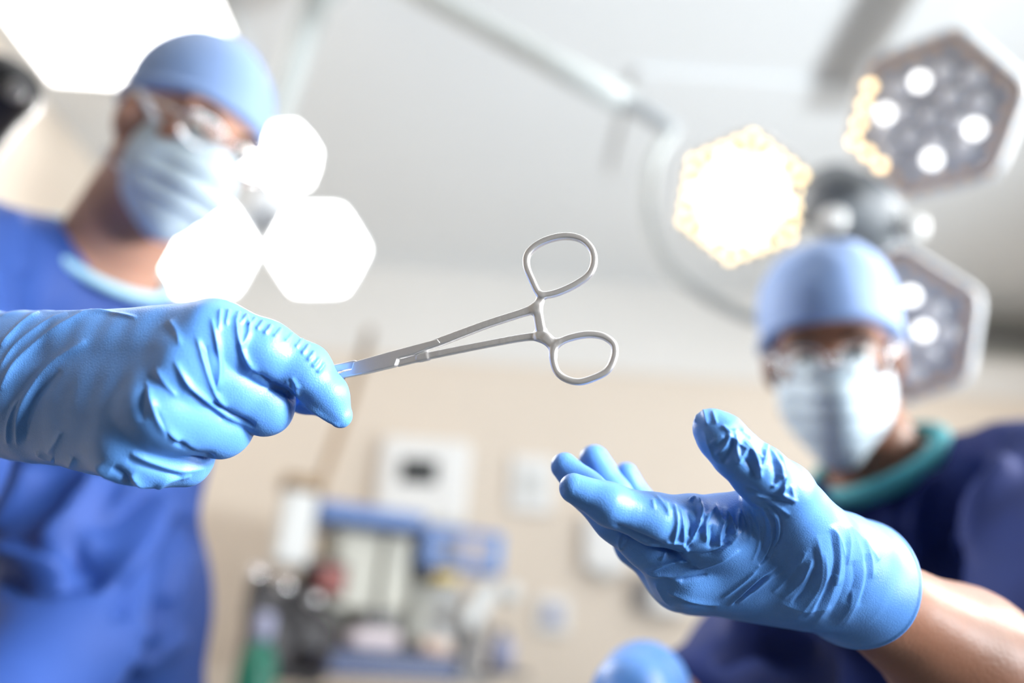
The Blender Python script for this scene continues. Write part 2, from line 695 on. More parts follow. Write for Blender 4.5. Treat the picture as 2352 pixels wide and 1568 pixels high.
def head_bits(h, root):
    """eyes and brows, each a child of the person"""
    for sx in (-1, 1):
        c = h.P(sx * .033, .0745, .004)
        bm = bmesh.new()
        bmesh.ops.create_uvsphere(bm, u_segments=20, v_segments=12, radius=.0125 * h.k)
        bmesh.ops.translate(bm, vec=c, verts=bm.verts)
        e = bm_obj('eye', bm, M['eye'], root, smooth=True)
        f = h.D(0, 1, -.15)
        lathe('iris', c + f * .0108 * h.k, f, [(0, .006), (.0016, .0058), (.0024, .003)], M['iris'], e, n=16)
        tube('eyebrow', [h.P(sx * x, y, z) for x, y, z in ((.014, .092, .022), (.032, .091, .03), (.050, .078, .026))],
             [.003, .0042, .002], M['lip'], root, n=8, sub=4)


def cap_mesh(h, root, brim_front=.052, brim_back=-.035, puff=0.0, seed=1, fold=.003):
    prims = [h.ell((0, -.014, .042), (.087, .106, .100 + puff)),
             h.ell((0, -.03 - puff * .5, .066 + puff), (.078 + puff * .3, .088, .075))]
    lo = np.min([p.lo for p in prims], 0) - .03
    hi = np.max([p.hi for p in prims], 0) + .03
    g = Grid(lo, hi, .0035)
    F = g.group(prims, .03)
    a = np.array((0, .092, brim_front))
    b = np.array((0, -.108, brim_back))
    d = a - b
    n = h.m @ np.cross((1, 0, 0), d) * -1
    if n @ h.m[:, 2] > 0:
        n = -n
    F = np.maximum(F, g.plane(h.P(*((a + b) / 2)), n))
    V, Q = g.mesh(F, 3)
    N = normals(V, Q)
    loc = (V - h.c) @ h.m
    V = V + N * (fold * noise(loc * np.array((1, 1, .35)), 70, seed, 2) * np.clip((loc[:, 2] - .05) * 12, 0, 1))[:, None]
    o = obj_np('scrub_cap', V, Q, M['cap'], root)
    # sewn brim band
    ring = []
    for i in range(40):
        t = 2 * math.pi * i / 40
        y = -.010 + .100 * math.cos(t)
        x = .0885 * math.sin(t)
        z = brim_back + (brim_front - brim_back) * (y + .108) / .2
        ring.append(h.P(x, y - .004, z + .006))
    tube('brim', ring, .0055, M['cap'], o, n=8, closed=True)
    return o


def mask_mesh(h, root, seed=3):
    prims = [h.ell((0, .030, -.048), (.071, .074, .082)), h.cone((0, .082, .0), (0, .102, -.04), .016, .026),
             h.cone((0, .085, -.07), (0, .066, -.115), .03, .026)]
    lo = np.min([p.lo for p in prims], 0) - .02
    hi = np.max([p.hi for p in prims], 0) + .02
    g = Grid(lo, hi, .003)
    F = g.group(prims, .03)
    F = np.maximum(F, g.plane(h.P(0, .022, 0), h.D(0, -1, .15)))            # back edge along the cheeks
    F = np.maximum(F, g.plane(h.P(0, .098, -.004), h.D(0, .42, 1)))        # top edge under the eyes
    V, Q = g.mesh(F, 3)
    N = normals(V, Q)
    loc = (V - h.c) @ h.m
    z = loc[:, 2]
    pl = np.zeros(len(V))
    for zc in (-.04, -.062, -.084):
        pl += np.exp(-((z - zc) / .004) ** 2) * .0035
        pl -= np.exp(-((z - zc + .008) / .004) ** 2) * .002
    pl *= np.clip((loc[:, 1] - .045) * 30, 0, 1)
    pl += .0025 * noise(loc, 55, seed, 2) * np.clip((loc[:, 1] - .03) * 20, 0, 1)
    V = V + N * pl[:, None]
    o = obj_np('surgical_mask', V, Q, M['mask'], root)
    for sx in (-1, 1):
        tube('tie', [h.P(sx * .058, .040, -.016), h.P(sx * .076, .01, .008), h.P(sx * .0895, -.04, .030)], [.004, .0045, .004], M['mask_tie'], o, n=8, sub=5)
        tube('tie', [h.P(sx * .058, .036, -.085), h.P(sx * .066, -.01, -.075), h.P(sx * .056, -.07, -.065)], [.005, .005, .004], M['mask_tie'], o, n=8, sub=5)
    tube('nose_wire', [h.P(sx * x, y, z) for sx, x, y, z in ((-1, .03, .100, -.012), (-1, .012, .112, -.008), (1, .012, .112, -.008), (1, .03, .100, -.012))], .0015, M['mask_tie'], o, n=8, sub=4)
    return o


def glasses(h, root):
    g = empty('safety_glasses', (0, 0, 0))
    g.parent = root
    g.location = Vector(h.P(0, .1, 0)) - worldloc(root)
    for sx in (-1, 1):
        ring = []
        for i in range(28):
            t = 2 * math.pi * i / 28
            ca, sa = math.cos(t), math.sin(t)
            x = .036 + .029 * math.copysign(abs(ca) ** .8, ca)
            z = -.002 + .019 * math.copysign(abs(sa) ** .8, sa)
            ring.append(h.P(sx * x, .108 - .22 * max(x - .01, 0) ** 1.3, z))
        tube('lens_rim', ring, .0013, M['steel_b'], g, n=8, closed=True)
        V, F = [], []
        for j, (rr, dy) in enumerate(((1, 0), (.66, .0022), (.33, .0034))):
            for p in ring:
                c = h.P(sx * .036, .1, -.002)
                V.append(c + (p - c) * rr + h.D(0, 1, 0) * dy)
        n = len(ring)
        for j in range(2):
            for k in range(n):
                F.append((j * n + k, j * n + (k + 1) % n, (j + 1) * n + (k + 1) % n, (j + 1) * n + k))
        F.append(tuple(2 * n + k for k in range(n)))
        V2 = [np.array(v) - h.D(0, 1, 0) * .0015 for v in V]
        F2 = [tuple(i + len(V) for i in f[::-1]) for f in F]
        F3 = [(k, len(V) + k, len(V) + (k + 1) % n, (k + 1) % n) for k in range(n)]
        obj('lens', V + V2, F + F2 + F3, M['glass'], g)
        tube('temple', [h.P(sx * .066, .092, .004), h.P(sx * .082, .05, .006), h.P(sx * .0885, -.02, .008), h.P(sx * .082, -.05, -.006)], .0017, M['steel_b'], g, n=8, sub=5)
    tube('bridge', [h.P(-.009, .106, .002), h.P(0, .112, .006), h.P(.009, .106, .002)], .0015, M['steel_b'], g, n=8, sub=4)


def build(name, root, prims, k, h, m, post=None, cut=None, smooth=3, hard=None, margin=.03):
    """hard: second list of primitives unioned with a tight blend"""
    allp = prims + (hard or [])
    lo = np.min([p.lo for p in allp], 0) - margin
    hi = np.max([p.hi for p in allp], 0) + margin
    g = Grid(lo, hi, h)
    F = g.group(prims, k)
    if hard:
        F = smin(F, g.group(hard, .006), .008)
    if cut:
        F = cut(g, F)
    V, Q = g.mesh(F, smooth)
    if post:
        V = post(V, Q)
    return obj_np(name, V, Q, m, root)


def cp(a, b):
    """cone between two pixel-referenced joints (px, py, depth, radius m)"""
    return Cone(W(*a[:3]), W(*b[:3]), a[3], b[3])


def chain(pts):
    return [cp(pts[i], pts[i + 1]) for i in range(len(pts) - 1)]


def legs(hip, feet, rt=.085, rk=.058, ra=.042):
    out = []
    for (hx, fx) in zip(hip, feet):
        hx, fx = np.array(hx), np.array(fx)
        kn = (hx + fx) / 2 + np.array((0, -.03, .03))
        out += [Cone(hx, kn, rt, rk), Cone(kn, fx + (0, 0, .07), rk, ra)]
    return out


def shoes(root, feet, fwd):
    fwd = np.array(fwd, float)
    fwd /= np.linalg.norm(fwd)
    sd = np.array((-fwd[1], fwd[0], 0))
    for f in feet:
        f = np.array(f, float)
        m = np.stack((sd, fwd, (0, 0, 1.0)), 1)
        prims = [Ell(f + fwd * .07 + (0, 0, .045), (.048, .135, .045), m), Ell(f - fwd * .02 + (0, 0, .06), (.042, .065, .06), m)]
        build('shoe', root, prims, .03, .006, M['white'], cut=lambda g, F: np.maximum(F, g.plane((0, 0, .004), (0, 0, -1))))


# =============================================================== surgeon with the forceps
hl = Head(W(432, 318, .96), (.72, -.27, -.64), (.24, .92, .30), .90)
nbL = W(215, 640, .99)
pL = empty('person', (-.58, 1.12, 0), 'surgeon in royal blue gown, pale mask and glasses, holding out the steel forceps', 'person')
shL, elL, wrL = (-130, 610, .84, .062), (-260, 1050, .62, .042), (-110, 888, .435, .024)
s2L, e2L, h2L = (330, 830, 1.03, .046), (150, 1440, .81, .036), (-148, 1800, .60, .028)
hipL = [(-.67, 1.1, .92), (-.46, 1.14, .92)]
ftL = [(-.68, 1.1, 0), (-.45, 1.16, 0)]
core = [cp((60, 780, .99, .08), (200, 1000, 1.02, .095)), cp((200, 1000, 1.02, .095), (190, 1400, 1.01, .095)),
        cp((190, 1400, 1.01, .095), (185, 1720, 1.01, .11)), cp((215, 680, 1.0, .075), (-130, 640, .86, .06)),
        cp((215, 700, 1.0, .075), (330, 850, 1.02, .06))]
hp, ears = head_prims(hl)
build('body', pL, hp + ears + [Cone(hl.P(0, -.022, -.05), nbL, .056, .064)] + core +
      chain([shL, elL, wrL, (120, 888, .424, .020), (330, 900, .418, .015)]) + chain([s2L, e2L, h2L]) + [Cone(W(*h2L[:3]), W(*h2L[:3]) + np.array((.03, -.06, -.04)), .022, .012)] + legs(hipL, ftL),
      .018, .0055, M['skin_fair'])
head_bits(hl, pL)
cap_mesh(hl, pL, brim_front=.046, brim_back=-.012, puff=.004, seed=2)
mask_mesh(hl, pL, 5)
glasses(hl, pL)
# hair under the cap at temple and nape
build('hair', pL, [hl.ell((0, -.026, .018), (.0795, .082, .066))], .01, .0045, M['hair'],
      post=lambda V, Q: V + normals(V, Q) * (.0016 * noise(V, 160, 3, 2))[:, None])


def gfold(seed, amp, lines=(), freq=16):
    def f(V, Q):
        N = normals(V, Q)
        n1 = noise(V * np.array((1, 1, .45)), freq, seed, 2)
        n2 = 1 - np.abs(noise(V * np.array((1.0, 1.0, .4)), freq * 1.4, seed + 7, 1)) * 2
        V = V + N * (amp * (.5 * n1 + .5 * n2))[:, None]
        V = lap(V, Q, .5)
        return creases(V, Q, [(a, b * (1.5 if b > 0 else 1.15), c) for a, b, c in lines], 1.5) if lines else V
    return f


def openneck(a, b, ra, rb):
    c = Cone(a, b, ra, rb)

    def f(g, F):
        return np.maximum(F, -c(g.X, g.Y, g.Z).astype(np.float32))
    return f


gown_lines = [([(0, 1250), (60, 1310), (170, 1320)], .022, 26), ([(0, 1330), (90, 1345), (190, 1325)], -.020, 22),
              ([(80, 1060), (60, 1140), (10, 1230)], .016, 30), ([(230, 1080), (170, 1180), (100, 1260)], .014, 24),
              ([(330, 1110), (240, 1190), (150, 1290)], .012, 22), ([(270, 1150), (180, 1250), (160, 1300)], -.010, 16),
              ([(160, 1260), (240, 1345)], -.020, 28), ([(200, 1230), (290, 1170), (330, 1130)], -.012, 20),
              ([(360, 1130), (330, 1230), (270, 1340)], .018, 34), ([(400, 1190), (330, 1330), (270, 1420)], -.014, 26),
              ([(420, 1190), (450, 1270)], -.014, 20), ([(440, 1150), (400, 1330), (330, 1480)], .012, 26),
              ([(20, 480), (40, 640)], .008, 30), ([(140, 500), (240, 640)], -.006, 26),
              ([(330, 1430), (370, 1380)], -.010, 18), ([(300, 1540), (420, 1450)], .012, 24)]
gk = [cp((60, 790, .97, .115), (200, 1000, .995, .140)), cp((200, 1000, .995, .140), (190, 1380, .985, .138)),
      cp((190, 1380, .985, .138), (185, 1720, 1.0, .150)), cp((205, 700, 1.0, .085), (-130, 590, .86, .084)),
      cp((215, 740, 1.0, .085), (330, 880, 1.01, .072)),
      Cone(W(185, 1720, 1.0), np.array((-.56, 1.13, .42)), .150, .19),
      Cone(np.array((-.64, 1.12, .45)), np.array((-.64, 1.12, .34)), .12, .12), Cone(np.array((-.48, 1.14, .45)), np.array((-.48, 1.14, .34)), .12, .12)]
sl = chain([(shL[0], shL[1], shL[2], .078), (elL[0], elL[1], elL[2], .066), (-190, 985, .55, .055)]) + \
    chain([(s2L[0], s2L[1], s2L[2], .074), (e2L[0] - 10, e2L[1] + 20, .80, .066), (-130, 1790, .61, .056)])
gown = build('gown', pL, gk + sl, .045, .0065, M['gown'], post=gfold(11, .009, gown_lines, 18),
             cut=openneck(W(235, 625, .985), hl.P(0, -.01, -.06), .062, .085))
band = []
ax = hl.P(0, -.02, -.05) - nbL
ax /= np.linalg.norm(ax)
fr = np.array(frame(ax))
for i in range(36):
    t = 2 * math.pi * i / 36
    band.append(W(228, 612, .975) + ax * .012 + fr[:, 0] * .082 * math.cos(t) + fr[:, 1] * .082 * math.sin(t))
tube('collar_binding', band, .0065, M['teal_pale'], gown, n=10, closed=True)
shoes(pL, ftL, (.1, -1, 0))
build('trousers', pL, legs(hipL, ftL, .10, .085, .075), .02, .008, M['gown'], cut=lambda g, F: np.maximum(F, g.plane((0, 0, .09), (0, 0, -1))))


# ------------------------------------------------------------------ gloves
def pxc(a, b):
    """cone whose radii are given in px at each joint"""
    return Cone(W(*a[:3]), W(*b[:3]), RP(a[3], a[2]), RP(b[3], b[2]))


def pchain(pts):
    return [pxc(pts[i], pts[i + 1]) for i in range(len(pts) - 1)]


def glove(name, root, palm, fingers, h, kp, kf, kpf, cut, post, m='glove', margin=.012):
    fl = [c for f in fingers for c in f]
    allp = palm + fl
    lo = np.min([p.lo for p in allp], 0) - margin
    hi = np.max([p.hi for p in allp], 0) + margin
    g = Grid(lo, hi, h)
    F = g.group(palm, kp)
    Ff = None
    for f in fingers:
        q = g.group(f, .004)
        Ff = q if Ff is None else smin(Ff, q, kf)
    F = smin(F, Ff, kpf)
    if cut is not None:
        F = np.maximum(F, g.plane(*cut))
    V, Q = g.mesh(F, 2)
    V = post(V, Q)
    return obj_np(name, V, Q, M[m], root)


def crop(pts, ox, oy, k):
    return [(ox + x * k, oy + y * k) for x, y in pts]


KL = 860 / 2352.0
CL = lambda *p: crop(p, 0, 640, KL)
left_lines = [
    # soft pulls running from the knuckles into the gaps between the fingers
    (CL((920, 640), (965, 800), (1040, 950), (1150, 1030), (1300, 1125)), .0016, 9),
    (CL((1120, 1010), (1230, 1090), (1350, 1130)), -.0020, 7),
    (CL((970, 800), (1060, 980), (1160, 1060)), -.0012, 6),
    (CL((1100, 520), (1200, 680), (1320, 780), (1430, 860), (1590, 940)), .0014, 8),
    (CL((1330, 770), (1440, 850), (1600, 930)), -.0020, 7),
    (CL((1180, 700), (1300, 800), (1400, 880)), -.0010, 7),
    (CL((1240, 370), (1290, 560), (1350, 720), (1420, 810)), .0013, 7),
    (CL((1290, 420), (1330, 600), (1370, 730)), -.0009, 6),
    (CL((1330, 250), (1370, 440), (1375, 600), (1350, 700)), .0012, 7),
    (CL((1480, 230), (1500, 380), (1560, 520), (1690, 690)), .0014, 7),
    (CL((1580, 570), (1690, 660), (1810, 710), (1870, 780)), -.0024, 7),
    (CL((1545, 230), (1565, 330), (1520, 430)), .0010, 6),
    (CL((1385, 190), (1375, 330)), .0008, 5), (CL((1440, 190), (1420, 290)), .0008, 5), (CL((1500, 200), (1490, 260)), .0007, 4),
    (CL((980, 560), (1040, 660), (1110, 740)), .0007, 8), (CL((1060, 260), (1110, 330), (1130, 420)), .0006, 8),
    (CL((940, 640), (900, 760), (890, 900)), -.0007, 12),
    (CL((820, 1090), (960, 1150), (1120, 1200), (1290, 1190)), .0013, 10), (CL((800, 1130), (950, 1190), (1150, 1240)), -.0010, 8),
    (CL((610, 1160), (660, 1240), (700, 1320)), .0016, 9), (CL((700, 1190), (780, 1240), (820, 1310)), -.0016, 9),
    (CL((820, 1230), (880, 1290), (960, 1330)), .0014, 8), (CL((970, 1340), (1050, 1270), (1200, 1230)), .0012, 8),
    # wrist and back of the hand
    (CL((0, 700), (100, 530), (290, 360), (450, 260), (640, 170)), .0012, 9),
    (CL((110, 1040), (130, 850), (200, 700), (330, 540), (540, 390)), .0015, 9),
    (CL((160, 1020), (170, 880), (240, 720), (380, 570)), -.0009, 8),
    (CL((50, 1040), (60, 900), (120, 760)), .0010, 7), (CL((0, 430), (120, 300), (250, 200)), .0010, 7),
    (CL((0, 560), (110, 410), (280, 280), (420, 210)), .0008, 7),
    (CL((230, 180), (310, 205), (440, 190), (460, 150)), .0014, 4), (CL((0, 235), (200, 190), (420, 150), (660, 125)), .0010, 5),
    (CL((560, 200), (700, 215), (860, 245)), .0008, 4), (CL((330, 200), (520, 210), (700, 200)), .0007, 4),
    (CL((300, 1100), (360, 1020), (390, 960)), .0008, 8), (CL((230, 1090), (300, 1130), (340, 1140)), .0014, 7), (CL((430, 1190), (470, 1120)), .0009, 8),
    # index fingertip
    (CL((1850, 660), (1890, 760), (2010, 850), (2130, 930)), .0011, 5), (CL((1870, 800), (1980, 870), (2120, 950)), -.0010, 5),
    (CL((1800, 640), (1850, 740)), .0007, 4), (CL((1770, 650), (1810, 720)), .0006, 4), (CL((1740, 650), (1770, 700)), .0005, 4),
    (CL((1700, 640), (1725, 680)), .0005, 3), (CL((1830, 620), (1880, 690)), .0006, 4),
]
for k, (x, y) in enumerate(((1545, 235), (1600, 255), (1650, 275), (1700, 300), (1760, 320), (1830, 350), (1895, 385), (1935, 425), (1970, 465), (2000, 505), (2030, 540))):
    left_lines.append((CL((x + 8, y - 14), (x - 14, y + 22), (x - 40, y + 46)), .0009, 4))

palmL = [pxc((60, 800, .412, 80), (485, 778, .374, 86)), pxc((60, 860, .412, 95), (440, 850, .364, 84)),
         pxc((60, 930, .412, 95), (375, 940, .362, 84)), pxc((80, 960, .418, 90), (300, 1020, .370, 82)),
         pxc((-40, 880, .425, 150), (120, 885, .415, 150)), pxc((-130, 890, .44, 150), (-40, 880, .425, 152)),
         pxc((-150, 890, .44, 172), (-60, 886, .43, 160)),
         pxc((200, 880, .42, 110), (330, 880, .408, 110))]
idxL = pchain([(500, 778, .370, 82), (610, 808, .375, 73), (700, 845, .379, 60), (750, 905, .380, 47), (782, 955, .381, 29)])
midL = pchain([(450, 852, .364, 80), (530, 892, .374, 72), (610, 928, .383, 66), (600, 930, .402, 60), (540, 880, .42, 48)])
rngL = pchain([(385, 940, .362, 80), (450, 965, .371, 74), (506, 982, .380, 68), (500, 985, .402, 61), (440, 940, .425, 50)])
pnkL = pchain([(312, 1022, .370, 78), (370, 1045, .378, 68), (428, 1052, .386, 60), (425, 1050, .405, 55), (370, 1010, .43, 46)])
thbL = pchain([(240, 800, .455, 80), (470, 790, .447, 62), (620, 850, .432, 54), (700, 905, .412, 44), (752, 938, .404, 27)])


def postL(V, Q):
    V = V + normals(V, Q) * (.0006 * noise(V, 150, 5, 2))[:, None]
    return creases(V, Q, [(a[0], a[1] * 1.35, *a[2:]) for a in left_lines], 1.35)


nL = (W(-60, 886, .43) - W(120, 886, .42))
gL = glove('glove', pL, palmL, [idxL, midL, rngL, pnkL, thbL], .0006, .012, .0018, .009, (W(-128, 888, .44), nL), postL)
gL['label'] = 'blue nitrile glove gripping the forceps'
build('glove', pL, [Cone(W(*h2L[:3]), W(*h2L[:3]) + np.array((.03, -.06, -.04)), .036, .034)], .01, .004, M['glove'],
      hard=[Cone(W(*h2L[:3]) + np.array((.03 + .016 * i, -.05, -.05)), W(*h2L[:3]) + np.array((.05 + .018 * i, -.12, -.09)), .012, .009) for i in (-2, -1, 0, 1)] + [Cone(W(*h2L[:3]) + np.array((.03, -.02, -.01)), W(*h2L[:3]) + np.array((.085, -.06, -.02)), .015, .010)])

# =============================================================== surgeon with the open hand
hr = Head(W(1908, 812, 1.0), (-.36, -.06, -.93), (.02, .95, .28), .95)
pR = empty('person', (.50, 1.12, 0), 'surgeon in navy scrubs, cap and mask, reaching out an open gloved hand', 'person')
nbR = W(2040, 1110, 1.02)
wrR, elR, shR = (1965, 1352, .437, .0245), (2500, 1690, .55, .046), (2420, 1160, .87, .056)
s2R, e2R, h2R = (1900, 1240, 1.01, .048), (1745, 1570, .825, .036), (1490, 1640, .66, .026)
hipR = [(.40, 1.15, .90), (.62, 1.15, .90)]
ftR = [(.38, 1.12, 0), (.63, 1.14, 0)]
coreR = [cp((2090, 1230, 1.03, .09), (2130, 1500, 1.03, .105)), cp((2130, 1500, 1.03, .105), (2060, 1850, 1.07, .11)),
         cp((2050, 1190, 1.02, .07), (2420, 1160, .88, .06)), cp((2050, 1190, 1.02, .07), (1900, 1240, 1.0, .055))]
hp, ears = head_prims(hr)
build('body', pR, hp + ears + [Cone(hr.P(0, -.022, -.05), nbR, .056, .062)] + coreR +
      chain([shR, elR, (2210, 1512, .475, .0395), wrR, (1780, 1300, .425, .022), (1640, 1290, .42, .014)]) + chain([s2R, e2R, h2R]) + legs(hipR, ftR), .018, .0055, M['skin_tan'])
head_bits(hr, pR)
cap_mesh(hr, pR, brim_front=.050, brim_back=-.04, puff=.004, seed=8, fold=.004)
mask_mesh(hr, pR, 9)
glasses(hr, pR)
build('hair', pR, [hr.ell((0, -.026, .018), (.0795, .082, .066))], .01, .0045, M['hair'],
      post=lambda V, Q: V + normals(V, Q) * (.0016 * noise(V, 160, 4, 2))[:, None])
scrub_lines = [([(2150, 1080), (2100, 1200), (2120, 1330)], .014, 26), ([(2250, 1060), (2200, 1180), (2180, 1300)], -.016, 26),
               ([(2330, 1060), (2260, 1150), (2200, 1290)], .014, 26), ([(2020, 1130), (2060, 1230)], .010, 24),
               ([(1660, 1440), (1760, 1430), (1880, 1500)], .012, 24), ([(1640, 1520), (1740, 1480), (1840, 1540)], -.014, 24)]
sk = [cp((2090, 1230, 1.02, .115), (2130, 1500, 1.02, .140)), cp((2130, 1500, 1.02, .14), (2060, 1850, 1.06, .145)),
      cp((2060, 1850, 1.06, .145), (2030, 2000, 1.1, .15)),
      cp((2060, 1190, 1.02, .078), (2420, 1140, .88, .082)), cp((2050, 1200, 1.02, .078), (1900, 1250, 1.0, .068))]
slR = chain([(2420, 1150, .86, .086), (2470, 1520, .65, .077)]) + chain([(1900, 1250, 1.0, .066), (1745, 1535, .82, .062), (1590, 1620, .72, .056)])
scrub = build('scrub_top', pR, sk + slR, .04, .0065, M['scrub'], post=gfold(23, .011, scrub_lines, 20),
              cut=openneck(W(2035, 1095, 1.01), hr.P(0, -.01, -.06), .064, .085))
band = []
ax = hr.P(0, -.02, -.05) - nbR
ax /= np.linalg.norm(ax)
fr = np.array(frame(ax))
for i in range(36):
    t = 2 * math.pi * i / 36
    band.append(W(2025, 1085, 1.0) + ax * .012 + fr[:, 0] * .080 * math.cos(t) + fr[:, 1] * .080 * math.sin(t))
tube('undershirt_collar', band, .013, M['teal'], scrub, n=10, closed=True)
shoes(pR, ftR, (-.1, -1, 0))
build('trousers', pR, legs(hipR, ftR, .105, .09, .08), .02, .008, M['scrub'], cut=lambda g, F: np.maximum(F, g.plane((0, 0, .08), (0, 0, -1))))
hb = W(*h2R[:3])
build('glove', pR, [Cone(W(1530, 1650, .69), W(1480, 1580, .66), .034, .034), Cone(W(1480, 1580, .66), W(1450, 1600, .62), .036, .032)], .01, .004, M['glove'],
      hard=[Cone(W(1440 + 4 * i, 1580 + 26 * i, .62), W(1395 + 12 * i, 1640 + 26 * i, .58), .0115, .009) for i in range(4)] + [Cone(W(1490, 1575, .65), W(1432, 1572, .66), .015, .010)])

